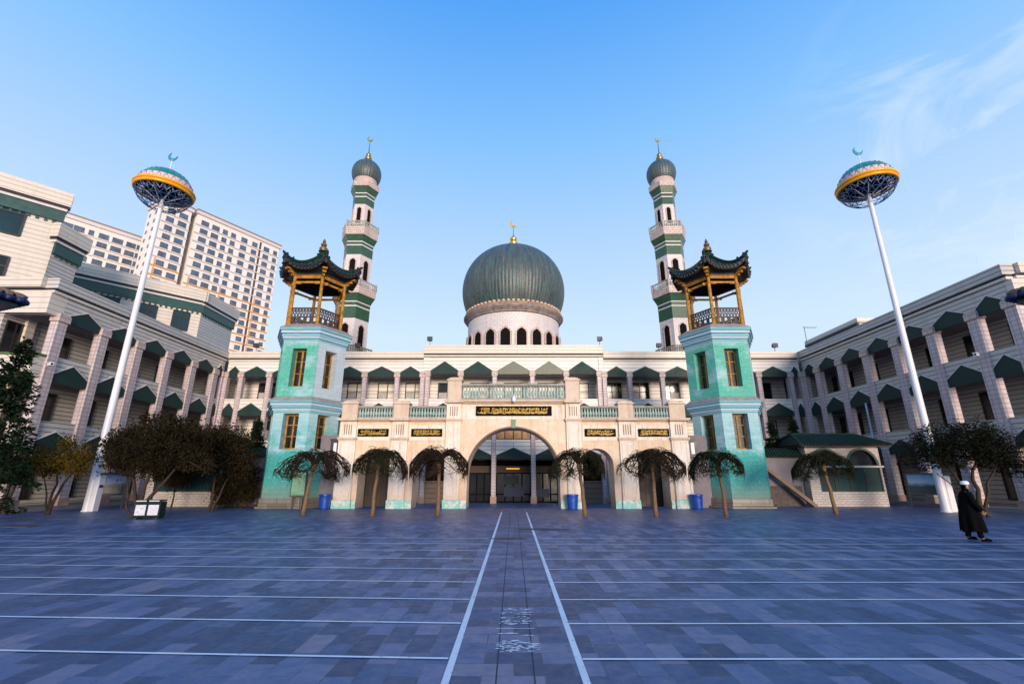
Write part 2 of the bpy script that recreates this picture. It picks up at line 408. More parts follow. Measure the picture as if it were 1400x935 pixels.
# ------------------------------------------------------------------ ground
g = MB()
xs = [-1500, -60, -12.2, -11.2, -6, 0, 6, 11.2, 12.2, 60, 1500]; ys = [-600, -40, 0, 10, 20, 29.6, 33, 40, 62, 64, 2500]
def gz(x, y): return -.41 if (abs(x) <= 11.3 and 32.9 <= y <= 62.1) else 0.0
vi = {}
for i, x in enumerate(xs):
    for j, y in enumerate(ys): vi[i, j] = len(g.v); g.v.append((x, y, gz(x, y)))
for i in range(len(xs) - 1):
    for j in range(len(ys) - 1): g.f.append((vi[i, j], vi[i + 1, j], vi[i + 1, j + 1], vi[i, j + 1]))
tag(obj('plaza', g, 'ground'), kind='structure')
g = MB(); g.add([(-.62, -6, .004), (.66, -6, .004), (.66, 29.4, .004), (-.62, 29.4, .004)], [(0, 1, 2, 3)])
tag(obj('walkway', g, 'walk'), kind='structure')
g = MB()
for x0 in (-.175, .20): g.add([(x0, -6, .0065), (x0 + .014, -6, .0065), (x0 + .014, 26, .0065), (x0, 26, .0065)], [(0, 1, 2, 3)])
tag(obj('walkway_joints', g, plain('dark_joint_fill', (.022, .028, .045), .8)), kind='structure')
g = MB()
def strip(a, b, w, z=.008):
    a, b = Vector((*a, z)), Vector((*b, z)); d = (b - a).normalized(); q = Vector((-d.y, d.x, 0)) * w / 2
    g.add([a - q, b - q, b + q, a + q], [(0, 1, 2, 3)])
strip((-.66, -6), (-.64, 26.3), .075); strip((.70, -6), (.70, 26.3), .075)
for k in range(-3, 9):
    yR = 5.70 + 1.235 * k; yL = 5.72 + 1.235 * k
    strip((.745, yR), (26, yR + .02), .046 + .001 * k); strip((-.705, yL), (-24, yL + 23.3 * .047), .046 + .001 * k)
tag(obj('painted_lines', g, 'line_paint'), kind='structure')
g = MB()
strip((-.64, 26.3), (-.62, 28.6), .075); strip((.70, 26.3), (.66, 28.6), .075)
for s_ in (-1, 1): strip((s_ * .45, 29.0), (s_ * .95, 29.0), .16)
tag(obj('yellow_lines', g, 'yellow_paint'), kind='structure')
g = MB(); rr = random.Random(3)
for y0, n_, wd in ((7.05, 16, .2), (7.22, 16, .22), (7.4, 14, .22), (7.62, 12, .24), (6.95, 9, .22), (6.5, 6, .2), (6.22, 12, .22), (6.14, 22, .24), (6.05, 22, .2), (5.97, 16, .26)):
    for k in range(n_):
        x = .03 + rr.uniform(-wd, wd); y = y0 + rr.uniform(-.06, .06); a = rr.uniform(.010, .055) * rr.uniform(.5, 1.3); b = rr.uniform(.006, .024); ph = rr.uniform(-.4, .4)
        pts = [(x + a * 1.6 * cos(t + ph) * rr.uniform(.5, 1.2), y + b * sin(t) * rr.uniform(.5, 1.2), .0085) for t in [i * pi / 4 for i in range(8)]]
        g.add(pts, [tuple(range(8))])
g.add([(-.22, 6.72, .0085), (.27, 6.72, .0085), (.27, 6.735, .0085), (-.22, 6.738, .0085)], [(0, 1, 2, 3)])
tag(obj('worn_paint_marks', g, plain('flaking_white_paint', (.78, .78, .84), .7, .1, 20)), kind='structure')

# ------------------------------------------------------------------ gallery facade builder (local frame: u = x along the front, front faces -y)
def pent(x0, x1, zb, ze, za): return [(x0, zb), (x1, zb), (x1, ze), ((x0 + x1) / 2, za), (x0, ze)]
LEV = [(3.35, 3.60, 4.35, 4.92), (7.10, 7.40, 8.28, 8.66), (10.72, 11.00, 11.72, 12.22)]   # hood bottom, eave, apex, parapet top
def gallery(root, us, cw, wall, back, base_z=0.0, levels=LEV, par=13.1, u0=None, u1=None, depth=2.5, hoodmats=None, winw=1.9, cut=(), topapex=None, win_lv=(0, 1, 2), at_cols=False):
    u0 = us[0] if u0 is None else u0; u1 = us[-1] if u1 is None else u1
    for k, (zb, ze, za, zt) in enumerate(levels):
        if k == 2 and topapex: za = topapex
        fas = MB(); slab = MB()
        for a, b in zip(us[:-1], us[1:]):
            fas.xz([(b, ze), (b, zt), (a, zt), (a, ze), ((a + b) / 2, za)], 0, .3)
        slab.box(u0 + .02, u1 - .02, .3, depth, ze - .02, ze + .22)
        obj('gallery_wall', fas, wall, root)
        obj('gallery_slab', slab, 'soffit', root)
    # columns
    cm = MB(); cm.box(-cw / 2, cw / 2, -.14, .34, base_z, levels[-1][1] - .35)
    c0 = obj('column', cm, 'col_tile', root, bevel=.02, loc=(us[0], 0, 0))
    km = MB(); km.box(-cw / 2 - .07, cw / 2 + .07, -.22, .36, levels[-1][1] - .35, levels[-1][1] + .06); km.box(-cw / 2 - .03, cw / 2 + .03, -.18, .35, levels[-1][1] + .06, levels[-1][1] + .16)
    k0 = obj('capital', km, 'min_pink', c0, bevel=.02)
    bm_ = MB(); bm_.box(-cw / 2 - .06, cw / 2 + .06, -.2, .36, base_z, base_z + .62)
    b0 = obj('pedestal', bm_, 'pink_stone', c0, bevel=.02)
    for u in us[1:]:
        c = cp(c0, root, (u, 0, 0)); cp(k0, c); cp(b0, c)
    # hoods, one mesh per bay width and level
    cache = {}
    for k, (zb, ze, za, zt) in enumerate(levels):
        if k == 2 and topapex: za = topapex
        for i, (a, b) in enumerate(zip(us[:-1], us[1:])):
            if (i, k) in cut: continue
            w = b - a - cw; mt = (hoodmats or {}).get((i, k), 'hood'); key = (round(w, 2), k, mt); um = (a + b) / 2
            sl = (za - ze) / ((b - a) / 2); zs = za - sl * w / 2
            if key in cache:
                h = cp(cache[key], root, (um, 0, 0)); cp(cache[key].children[0], h)
            else:
                hm = MB(); hm.xz(pent(-w / 2, w / 2, zb, zs - .01, za - .012), -.05, .06)
                h = obj('pointed_hood', hm, mt, root, loc=(um, 0, 0)); cache[key] = h
                em = MB(); t = .06
                em.xz([(-w / 2, zs), (0, za), (w / 2, zs), (w / 2, zs + t), (0, za + t), (-w / 2, zs + t)], -.085, .0)
                obj('edging', em, 'white_edge', h)
    # back wall with windows
    bw = MB(); bw.box(u0, u1, depth, depth + .3, base_z, par - .2)
    obj('back_wall', bw, back, root)
    wz = [(.5, 2.9), (4.6, 6.95), (8.1, 10.65)]
    w0 = {}; cu = {}; rc = random.Random(len(us) * 7 + int(abs(us[0])))
    for k in win_lv:
        z0, z1 = wz[k]
        for i, (a, b) in enumerate(zip(us[:-1], us[1:])):
            if (i, k) in cut or b - a < 1.6: continue
            um = a if at_cols else (a + b) / 2
            if k not in w0:
                fm = MB(); W = winw / 2
                for x0, x1 in ((-W, -W + .08), (W - .08, W), (-.04, .04)): fm.box(x0, x1, -.05, .03, z0, z1)
                for q0, q1 in ((z0, z0 + .08), (z1 - .08, z1), (z0 + (z1 - z0) * .62, z0 + (z1 - z0) * .62 + .06)): fm.box(-W, W, -.045, .03, q0, q1)
                w_ = obj('window', fm, 'frame', root, loc=(um, depth - .02, 0)); w0[k] = w_
                pm = MB(); pm.box(-W + .02, W - .02, -.02, .01, z0 + .02, z1 - .02); obj('pane', pm, 'glass', w_)
            else:
                w_ = cp(w0[k], root, (um, depth - .02, 0)); cp(w0[k].children[0], w_)
            if k and not at_cols and rc.random() < .5:
                sd = rc.choice((0, 1))
                if (k, sd) not in cu:
                    W = winw / 2; q = MB(); n_ = 9; a_, b_ = ((-W + .1, -.06), (.06, W - .1))[sd]
                    q.add([(a_ + (b_ - a_) * i / 18, -.028 - .012 * (i % 2), z) for z in (z0 + .09, z0 + (z1 - z0) * .61) for i in range(19)], [(i, i + 1, i + 20, i + 19) for i in range(18)])
                    cu[k, sd] = obj('curtain', q, 'curtain', w_)
                else: cp(cu[k, sd], w_)
def parapet(root, a, b, z_line, z_top, y=0.0, wall='cap_cream', depth=.5, z_from=None):
    m = MB(); m.box(a, b, y - .12, y + .3, z_from if z_from else z_line - .2, z_line - .03); obj('string_course', m, 'cornice', root, bevel=.02)
    m = MB(); m.box(a + .03, b - .03, y - .04, y + .3, z_line - .03, z_line + .09); obj('shadow_joint', m, 'black_line', root)
    m = MB(); m.box(a, b, y - .24, y + depth, z_line + .09, z_top); obj('parapet', m, wall, root, bevel=.03)

# ------------------------------------------------------------------ main prayer-hall building
B = 42.0
hall = thing('mosque_hall', 'long three storey white tiled mosque hall with green pointed hoods behind the cream gateway', 'building', (0, B, 0))
cen = [-7.98, -4.90, -1.75, 1.75, 4.90, 7.98]
lft = [-26.75, -25.32, -22.70, -19.75, -16.80, -13.83, -10.81, -8.45]
rgt = [8.45, 10.80, 13.83, 16.80, 19.80, 22.80, 25.75, 26.75]
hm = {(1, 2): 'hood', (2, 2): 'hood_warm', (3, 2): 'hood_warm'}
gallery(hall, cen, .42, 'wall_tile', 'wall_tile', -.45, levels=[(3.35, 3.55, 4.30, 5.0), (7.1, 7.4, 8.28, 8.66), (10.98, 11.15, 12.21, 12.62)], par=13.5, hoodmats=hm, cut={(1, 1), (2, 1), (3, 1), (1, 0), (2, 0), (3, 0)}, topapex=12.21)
gallery(hall, lft, .42, 'wall_tile', 'wall_tile', -.3)
gallery(hall, rgt, .42, 'wall_tile', 'wall_tile', -.3)
parapet(hall, -26.75, -8.42, 12.38, 13.12); parapet(hall, 8.42, 26.75, 12.38, 13.12)
parapet(hall, -8.42, 8.42, 12.80, 13.72, -.12, z_from=12.62)
for a in (-8.42, 7.98):
    m = MB(); m.box(a, a + .44, -.1, .3, 10.6, 12.6); obj('corner_strip', m, 'wall_tile', hall)
for s_ in (-1, 1):
    m = MB(); a, b = sorted((s_ * 7.9, s_ * 8.6)); m.box(a, b, 2.45, 2.75, -.4, 12.8); obj('back_wall_joint', m, 'wall_tile', hall)
    m = MB(); a, b = sorted((s_ * 26.6, s_ * 30.5)); m.box(a, b, 2.5, 2.8, -.3, 12.9); obj('back_wall_end', m, 'wall_tile', hall)
m = MB(); m.box(-26.7, 26.7, .5, 9, 12.3, 12.9); obj('roof', m, 'soffit', hall)
# the glazed first floor over the entrance
for a, b in ((-4.69, -1.96), (-1.54, 1.54), (1.96, 4.69)):
    fm = MB()
    n_ = 4
    for i in range(n_ + 1): x = a + (b - a) * i / n_; fm.box(x - .05, x + .05, .06, .16, 5.0, 7.1)
    for z_ in (5.0, 5.8, 7.02): fm.box(a, b, .055, .15, z_ - .01, z_ + .08)
    w_ = obj('window', fm, 'frame', hall); pm = MB(); pm.box(a, b, .1, .13, 5.0, 7.1)
    obj('pane', pm, plain('amber_glass', (.48, .22, .07), .25, .3, 1.5), w_)
# pointed hoods over the three entrance bays, doors behind
for a, b in ((-4.90, -1.75), (-1.75, 1.75), (1.75, 4.90)):
    um = (a + b) / 2; w = b - a - .42; zs = 4.30 - (.75 / ((b - a) / 2)) * w / 2
    h_ = MB(); h_.xz(pent(-w / 2, w / 2, 3.33, zs, 4.29), -.05, .06); h = obj('pointed_hood', h_, 'hood', hall, loc=(um, 0, 0))
    e_ = MB(); e_.xz([(-w / 2, zs), (0, 4.3), (w / 2, zs), (w / 2, zs + .07), (0, 4.37), (-w / 2, zs + .07)], -.085, 0); obj('edging', e_, 'white_edge', h)
m = MB(); m.box(-4.7, 4.7, 1.3, 1.6, 2.15, 2.75); obj('lintel', m, plain('brown_stone_lintel', (.09, .05, .035), .7), hall)
m = MB(); m.box(-.65, .55, 1.18, 1.28, 2.46, 2.55)
lampm = plain('warm_lamp_strip', (.8, .5, .1)); lb = lampm.node_tree.nodes['Principled BSDF']
lb.inputs['Emission Color'].default_value = (1, .55, .08, 1); lb.inputs['Emission Strength'].default_value = .8
obj('lit_strip', m, lampm, hall)
for a, b in ((-4.69, -1.96), (-1.54, 1.54), (1.96, 4.69)):
    fm = MB(); n_ = 4
    for i in range(n_ + 1): x = a + (b - a) * i / n_; fm.box(x - .06, x + .06, 1.38, 1.5, -.4, 2.14)
    for z_ in (-.4, .25, 2.05): fm.box(a, b, 1.385, 1.49, z_, z_ + .1)
    d_ = obj('glass_door', fm, 'dark_room', hall); pm = MB(); pm.box(a, b, 1.44, 1.46, -.38, 2.12); obj('pane', pm, 'glass', d_)
m = MB(); m.box(-.85, .95, 1.34, 1.37, .12, .95); obj('notice_panel', m, plain('dimmed_blue_white_notice', (.022, .03, .075), .6, .5, 3), hall)  # notice colours darkened to stand in for the shade of the entrance
m = MB(); m.box(-.95, .5, 1.345, 1.37, 1.15, 1.95); obj('notice_panel', m, plain('dimmed_green_notice', (.003, .018, .012), .6, .5, 2), hall)
m = MB(); m.box(2.0, 3.2, 1.34, 1.37, .05, .75); obj('notice_panel', m, plain('dimmed_pale_blue_notice', (.018, .026, .065), .6, .5, 3), hall)
# tan stone dado in the side bays
for a, b in ((-10.6, -5.12), (5.12, 10.6)):
    m = MB(); m.box(a, b, .05, .28, -.42, .55); m.box(a, b, .4, .7, -.42, 1.0); m.box(a, b, .8, 1.2, -.42, 1.45); obj('stone_dado', m, 'tan_stone', hall)
m = MB(); m.box(-12.2, 12.2, 2.44, 2.48, -.42, 3.3); obj('ground_floor_shade', m, 'dark_room', hall)  # near-black sheet; the shade of the interior is put into its colour

# ------------------------------------------------------------------ pointed-arch panels (minarets, drum)
def pointed(w, z0, z1, n=8):
    zs = z1 - w * 1.15; pts = [(-w, z0), (w, z0), (w, zs)]
    for i in range(1, n): t = i / n; pts.append((w * (1 - t ** 1.55), zs + (z1 - zs) * (t ** .8)))
    pts.append((0, z1))
    for i in range(n - 1, 0, -1): t = i / n; pts.append((-w * (1 - t ** 1.55), zs + (z1 - zs) * (t ** .8)))
    pts.append((-w, zs)); return pts
def crescent(mb, c, r, th=.06, tilt=.5):
    d, q = .42, .80; cx_ = (1 - q * q + d * d) / (2 * d); a0 = math.acos(cx_); a1 = math.atan2(sqrt(1 - cx_ * cx_), cx_ - d)
    ot, it, n = [], [], 16; w = pi / 2 + tilt
    for i in range(n + 1):
        a = a0 + (2 * pi - 2 * a0) * i / n; b = a1 + (2 * pi - 2 * a1) * i / n
        ot.append((cos(a), sin(a))); it.append((d + q * cos(b), q * sin(b)))
    R2 = lambda p: (c[0] + r * (p[0] * cos(w) - p[1] * sin(w)), c[2] + r * (p[0] * sin(w) + p[1] * cos(w)))
    for i in range(n): mb.xz([R2(ot[i]), R2(ot[i + 1]), R2(it[i + 1]), R2(it[i])], c[1] - th, c[1] + th)

# ------------------------------------------------------------------ domed rotunda
dm = thing('domed_rotunda', 'large weathered green ribbed dome on a pale drum with a gold crescent', 'dome', (0, 49, 12.9))
m = MB(); m.lathe([(5.05, 0), (5.05, 5.15)], 80); obj('drum', m, 'min_tile', dm, 30)
drum = dm.children[0]
aw = MB(); aw.xz(pointed(.50, .6, 3.3), -.12, .02)
af = MB(); oa = pointed(.64, .6, 3.52); ia = pointed(.50, .6, 3.3)
for i in range(len(oa)):
    j = (i + 1) % len(oa)
    if i == 0: continue
    af.xz([oa[i], oa[j], ia[j], ia[i]], -.18, .02)
first = None
for k in range(20):
    a = 2 * pi * (k + .5) / 20; rz = a + pi / 2
    lc = (5.05 * cos(a), 5.05 * sin(a), 0)
    if first is None:
        first = obj('arched_window', aw, 'dark_room', drum, loc=lc); first.rotation_euler = (0, 0, rz)
        # frame ring folded into a second mesh on the drum
        fr0 = obj('window_surround', af, 'min_pink', drum, loc=lc); fr0.rotation_euler = (0, 0, rz)
    else:
        cp(first, drum, lc, rz); cp(fr0, drum, lc, rz)
m = MB(); m.lathe([(5.06, 5.0), (5.2, 5.08), (5.2, 5.2), (5.42, 5.4), (5.56, 5.58), (5.56, 5.7), (5.40, 5.85)], 80); obj('ring_cornice', m, plain('grimy_ring_cornice', (.27, .215, .19), .8, .5, 2.2, 0, .5), dm, 30)
m = MB(); m.lathe([(5.30, 5.8), (5.34, 5.86), (5.34, 6.06), (5.2, 6.15)], 80); obj('rust_band', m, plain('rusty_ochre_band', (.36, .20, .11), .8, .6, 3.5, 0, .5), dm, 30)
m = MB()
for k in range(64):
    a = 2 * pi * k / 64; m.ball((5.2 * cos(a), 5.2 * sin(a), 6.2), .2, 8, 6, .7)
obj('petal_ring', m, 'arcade_cornice', dm, 40)
prof = []
for i in range(41):
    t = -0.57 + (pi / 2 + .57) * i / 40
    prof.append((max(.25, 5.75 * cos(t) ** .92), 9.05 + (5.45 if t > 0 else 5.75) * sin(t)))
m = MB(); m.lathe(prof, 384, rib=(96, .010)); obj('ribbed_dome', m, 'dome', dm, 60)
m = MB(); m.lathe([(.7, 14.3), (.62, 14.75), (.35, 14.95), (.55, 15.2), (.55, 15.4), (.26, 15.6), (.42, 15.85), (.4, 16.05), (.12, 16.3), (.06, 16.5), (.05, 17.6)], 16); fin = obj('finial', m, 'gold', dm, 40)
m = MB(); crescent(m, (0, 0, 18.0), .46, .05, -.6); obj('crescent', m, 'gold', fin)

# ------------------------------------------------------------------ minarets
def minaret(x, label):
    t = thing('minaret', label, 'minaret', (x, 47, 12.5), 0, 'twin minarets behind the hall'); Z = 12.5
    def hp(R0, R1, z0, z1): m = MB(); m.xy(hexa(R0), z0 - Z, z1 - Z, hexa(R1)); return m
    tiers = [(1.86, 12.5, 17.72, 19.0, 19.62, 20.4, 2.38, 21.25, 21.98, (14.3, 17.15), .36),
             (1.60, 21.2, 25.15, 26.2, 26.75, 27.45, 2.02, 28.4, 29.12, (22.2, 24.65), .32),
             (1.22, 28.35, 31.63, 32.5, 33.1, 33.85, 1.66, 34.5, None, (29.2, 31.2), .23)]
    for s, z0, z1, z2, z3, z4, s2, z5, z6, win, ww in tiers:
        sh = obj('shaft', hp(s, s, z0, z1), 'min_tile', t)
        wm = None
        for k in range(6):
            a = radians(-90 + 60 * k); ap = s * .866; lc = (ap * cos(a), ap * sin(a), 0)
            if wm is None:
                q = MB(); q.xz(pointed(ww, win[0] - Z, win[1] - Z), -.02, .03); wm = obj('arched_window', q, 'dark_room', sh, loc=lc)
                q = MB(); oa = pointed(ww + .1, win[0] - Z, win[1] - Z + .14); ia = pointed(ww, win[0] - Z, win[1] - Z)
                for i in range(1, len(oa)): q.xz([oa[i], oa[(i + 1) % len(oa)], ia[(i + 1) % len(oa)], ia[i]], -.07, .02)
                fm = obj('window_surround', q, 'min_pink', sh, loc=lc)
            else: cp(wm, sh, lc, a + pi / 2); cp(fm, sh, lc, a + pi / 2)
        q = hp(s + .02, s + .02, z1, z2)
        q.xy(hexa(s + .03), z2 + .14 - Z, z3 - .12 - Z); q.xy(hexa(s + .04), z3 - Z, z4 - Z, hexa(s2 - .05)); obj('green_band', q, 'min_green', t)
        q = hp(s + .06, s + .06, z2, z2 + .14); q.xy(hexa(s + .07), z3 - .12 - Z, z3 - Z); obj('white_stripe', q, 'white_edge', t)
        obj('balcony', hp(s2, s2 + .04, z4, z5), 'min_pink', t, bevel=.03)
        if z6:
            q = MB()
            for k in range(6):
                a0, a1 = hexa(s2 - .06)[k], hexa(s2 - .06)[(k + 1) % 6]
                A = Vector((*a0, 0)); Bv = Vector((*a1, 0))
                q.bar(A + Vector((0, 0, z6 - Z - .05)), Bv + Vector((0, 0, z6 - Z - .05)), .12, .1)
                q.box(A.x - .1, A.x + .1, A.y - .1, A.y + .1, z5 - Z, z6 - Z + .06)
                for i in range(1, 9):
                    p = A.lerp(Bv, i / 9); q.lathe([(.06, z5 - Z), (.085, z5 - Z + .2), (.045, z5 - Z + .42), (.07, z6 - Z - .1)], 6, (p.x, p.y))
            obj('railing', q, plain('stone_green_railing', (.34, .32, .26), .6, .4, 3), t)
    q = MB()
    for k in range(6):
        A = Vector((*hexa(2.5)[k], 0)); Bv = Vector((*hexa(2.5)[(k + 1) % 6], 0))
        q.bar(A + Vector((0, 0, 2.1)), Bv + Vector((0, 0, 2.1)), .12, .1)
        for i in range(0, 10):
            p = A.lerp(Bv, i / 10); q.lathe([(.06, .6), (.1, 1.2), (.05, 1.6), (.07, 2.08)], 6, (p.x, p.y))
    obj('railing', q, plain('olive_base_railing', (.20, .19, .12), .6, .4, 3), t)
    pr = []
    for i in range(25):
        a = -.62 + (pi / 2 + .62) * i / 24; pr.append((max(.12, 1.66 * cos(a) ** .95), 36.35 - Z + (1.72 if a > 0 else 1.9) * sin(a)))
    q = MB(); q.lathe([(1.32, 34.5 - Z), (1.32, 35.4 - Z)] , 48); obj('dome_collar', q, 'min_pink', t, 30)
    q = MB(); q.lathe(pr, 144, rib=(36, .02)); obj('ribbed_dome', q, 'dome', t, 60)
    z = 38.0 - Z
    q = MB(); q.lathe([(.42, z - .1), (.45, z + .1), (.25, z + .2), (.42, z + .45), (.42, z + .6), (.18, z + .75), (.3, z + .95), (.28, z + 1.1), (.06, z + 1.35), (.03, z + 3.0)], 14); f = obj('finial', q, plain('tarnished_brass', (.30, .19, .08), .35, .3, 5, .7), t, 40)
    q = MB(); crescent(q, (0, 0, z + 3.35), .36, .05, -.5); obj('crescent', q, 'gold', f)
minaret(-17.5, 'left hand minaret, white hexagonal tower with green bands behind the left pavilion tower')
minaret(17.6, 'right hand minaret, white hexagonal tower with green bands behind the right pavilion tower')

# ------------------------------------------------------------------ entrance arcade
A0 = 29.2
arc = thing('entrance_arcade', 'cream and peach plaster gateway of five arches with balustrades and black gold signs', 'gateway', (0, A0, 0))
def arch_bay(x0, x1, c, r, zs, zt, n=28):
    pts = [(x0, 0), (c - r, 0), (c - r, zs)]
    for i in range(1, n): a = pi - pi * i / n; pts.append((c + r * cos(a), zs + r * sin(a)))
    pts += [(c + r, zs), (c + r, 0), (x1, 0), (x1, zt), (x0, zt)]
    return pts
T = 1.5
for s_ in (-1, 1):
    m = MB()
    for (x0, x1, c, r, zs, zt) in ((-10.85, -7.1, -8.52, .98, 2.53, 5.18), (-7.1, -4.0, -5.16, .99, 2.52, 5.18)):
        p = arch_bay(x0, x1, c, r, zs, zt)
        if s_ == 1: p = [(-q[0], q[1]) for q in p][::-1]
        m.xz(p, 0, T)
    obj('arcade_wall', m, 'arcade', arc)
m = MB(); m.xz(arch_bay(-4.0, 4.0, 0, 2.84, 1.93, 6.29, 48), -.02, T + .02); obj('central_arch_wall', m, 'arcade', arc)
m = MB()
n = 48
for i in range(n):
    a0, a1 = pi - pi * i / n, pi - pi * (i + 1) / n
    m.xz([(2.93 * cos(a1), 1.93 + 2.93 * sin(a1)), (2.93 * cos(a0), 1.93 + 2.93 * sin(a0)), (2.835 * cos(a0), 1.93 + 2.835 * sin(a0)), (2.835 * cos(a1), 1.93 + 2.835 * sin(a1))], -.05, .04)
obj('arch_moulding', m, plain('dark_brown_moulding', (.13, .07, .045), .6), arc)
m = MB(); m.xz([(-.12, 4.76), (.12, 4.76), (.16, 5.3), (-.16, 5.3)], -.1, .02); obj('keystone', m, plain('green_keystone', (.10, .22, .13), .5), arc)
# pale plaster field panels round the signs
for a, b, z0, z1 in ((-9.9, -7.65, 4.0, 4.95), (-6.5, -4.3, 4.0, 4.95), (7.65, 9.9, 4.0, 4.95), (4.3, 6.5, 4.0, 4.95), (-3.2, 3.2, 5.3, 6.22)):
    t = .1; yy = -.05; m = MB()
    m.box(a, b, yy, .01, z0, z0 + t); m.box(a, b, yy, .01, z1 - t, z1); m.box(a, a + t, yy, .01, z0 + t, z1 - t); m.box(b - t, b, yy, .01, z0 + t, z1 - t)
    m.box(a + t, b - t, -.028, .01, z0 + t, z1 - t)
    obj('frieze_panel', m, 'arcade_pale', arc)
# pilasters
def pilaster(x, w, z1, zc, dep=.16):
    q = MB()
    q.box(x - w / 2, x + w / 2, -dep, .02, .5, z1)
    po = obj('pilaster', q, 'arcade_pale', arc, bevel=.02)
    q = MB(); e = w / 2 - .14
    for xx in (x - e, x + e): q.box(xx - .035, xx + .035, -dep - .03, -dep + .02, .7, zc - .15)
    q.box(x - e + .035, x + e - .035, -dep - .03, -dep + .02, .7, .77); q.box(x - e + .035, x + e - .035, -dep - .03, -dep + .02, zc - .22, zc - .15); obj('panel_moulding', q, 'arcade_pale', po)
    q = MB()
    q.box(x - w / 2 - .08, x + w / 2 + .08, -dep - .1, .03, zc - .06, zc + .06); q.box(x - w / 2 - .04, x + w / 2 + .04, -dep - .05, .03, zc - .14, zc - .06)
    obj('capital', q, 'arcade_cornice', po, bevel=.015)
    q = MB()
    for i in range(4): xx = x - .21 + .14 * i; q.box(xx - .025, xx + .025, -dep - .022, -dep + .01, zc + .22, z1 - .2)
    obj('flute', q, plain('painted_groove_shade', (.24, .17, .13), .8), po)  # raised dark strips; the shade of the slots is painted into them
    q = MB(); q.box(x - w / 2 - .05, x + w / 2 + .05, -dep - .06, .03, 0, .5); obj('plinth', q, 'plinth', po, bevel=.02)
for s_ in (-1, 1):
    pilaster(s_ * 10.32, 1.05, 5.18, 4.12); pilaster(s_ * 7.08, 1.0, 5.18, 4.12); pilaster(s_ * 3.76, .92, 6.29, 5.28, .2)
    for x0, x1 in ((9.5, 9.74), (6.15, 6.53), (2.86, 3.24)):
        q = MB(); a, b = sorted((s_ * x0, s_ * x1)); q.box(a, b, -.06, .02, 0, .46); obj('wall_plinth', q, 'plinth', arc)
# cornices
for s_ in (-1, 1):
    q = MB()
    a, b = sorted((s_ * 4.28, s_ * 11.0))
    q.box(a, b, -.22, .3, 5.18, 5.26); q.box(a - .05, b + .05, -.36, .3, 5.26, 5.36)
    for x in (10.32, 7.08): q.box(s_ * x - .62, s_ * x + .62, -.46, -.2, 5.19, 5.355)
    obj('cornice', q, 'arcade_cornice', arc, bevel=.02)
q = MB(); q.box(-4.22, 4.22, -.24, T + .1, 6.29, 6.38); q.box(-4.3, 4.3, -.4, T + .2, 6.38, 6.50)
for s_ in (-1, 1): q.box(s_ * 3.76 - .58, s_ * 3.76 + .58, -.5, -.2, 6.30, 6.497)
obj('cornice', q, 'arcade_cornice', arc, bevel=.02)
for s_ in (-1, 1):
    q = MB(); a, b = sorted((s_ * 4.0, s_ * 10.95)); q.box(a, b, .3, T, 5.1, 5.3); obj('terrace', q, 'soffit', arc)
# posts and balustrades
def post(x, w, z0, z1, dep=.18):
    q = MB(); q.box(x - w / 2, x + w / 2, -dep, .45, z0, z1 - .2)
    q.box(x - w / 2 - .07, x + w / 2 + .07, -dep - .07, .52, z1 - .2, z1 - .1)
    q.box(x - w / 2 + .04, x + w / 2 - .04, -dep + .04, .41, z1 - .1, z1); q.box(x - w / 2 + .16, x + w / 2 - .16, -dep + .14, .31, z1, z1 + .05)
    obj('post', q, 'arcade_cornice', arc, bevel=.04)
for s_ in (-1, 1):
    post(s_ * 10.32, 1.0, 5.36, 6.45); post(s_ * 7.08, .96, 5.36, 6.45); post(s_ * 3.76, .9, 6.50, 7.95)
bp = None
def balustrade(a, b, z0, z1, n_):
    q = MB(); q.box(a, b, -.12, .22, z0, z0 + .09); q.box(a, b, -.14, .24, z1 - .13, z1)
    bo = obj('balustrade', q, 'tower_ledge', arc, bevel=.02); h = z1 - z0 - .22; f = None
    for i in range(n_):
        x = a + (b - a) * (i + .5) / n_
        if f is None:
            q = MB(); q.lathe([(.075, 0), (.075, .05), (.05, .08), (.095, h * .35), (.085, h * .5), (.045, h * .8), (.075, h * .9), (.075, h)], 10)
            f = obj('baluster', q, 'baluster', bo, 40, loc=(x, .05, z0 + .09))
        else: cp(f, bo, (x, .05, z0 + .09))
    q = MB(); q.box(a, b, .3, .36, z0, z1 - .1); obj('backing', q, plain('dark_green_backing', (.008, .018, .016), .8, spec=.1), bo)
for s_ in (-1, 1):
    for a, b in ((7.56, 9.82), (4.26, 6.6)): a, b = sorted((s_ * a, s_ * b)); balustrade(a, b, 5.36, 6.14, 13)
q_ = balustrade
def balustrade_c():
    a, b, z0, z1 = -3.31, 3.31, 6.50, 7.56
    q = MB(); q.box(a, b, -.12, .22, z0, z0 + .14); q.box(a, b, -.16, .26, z1 - .15, z1)
    bo = obj('balustrade', q, 'tower_ledge', arc, bevel=.02); h = z1 - z0 - .29; f = None
    for i in range(34):
        x = a + (b - a) * (i + .5) / 34
        if f is None:
            q = MB(); q.lathe([(.075, 0), (.075, .05), (.05, .08), (.09, h * .35), (.08, h * .5), (.04, h * .8), (.07, h * .9), (.07, h)], 10)
            f = obj('baluster', q, 'baluster', bo, 40, loc=(x, .05, z0 + .14))
        else: cp(f, bo, (x, .05, z0 + .14))
balustrade_c()
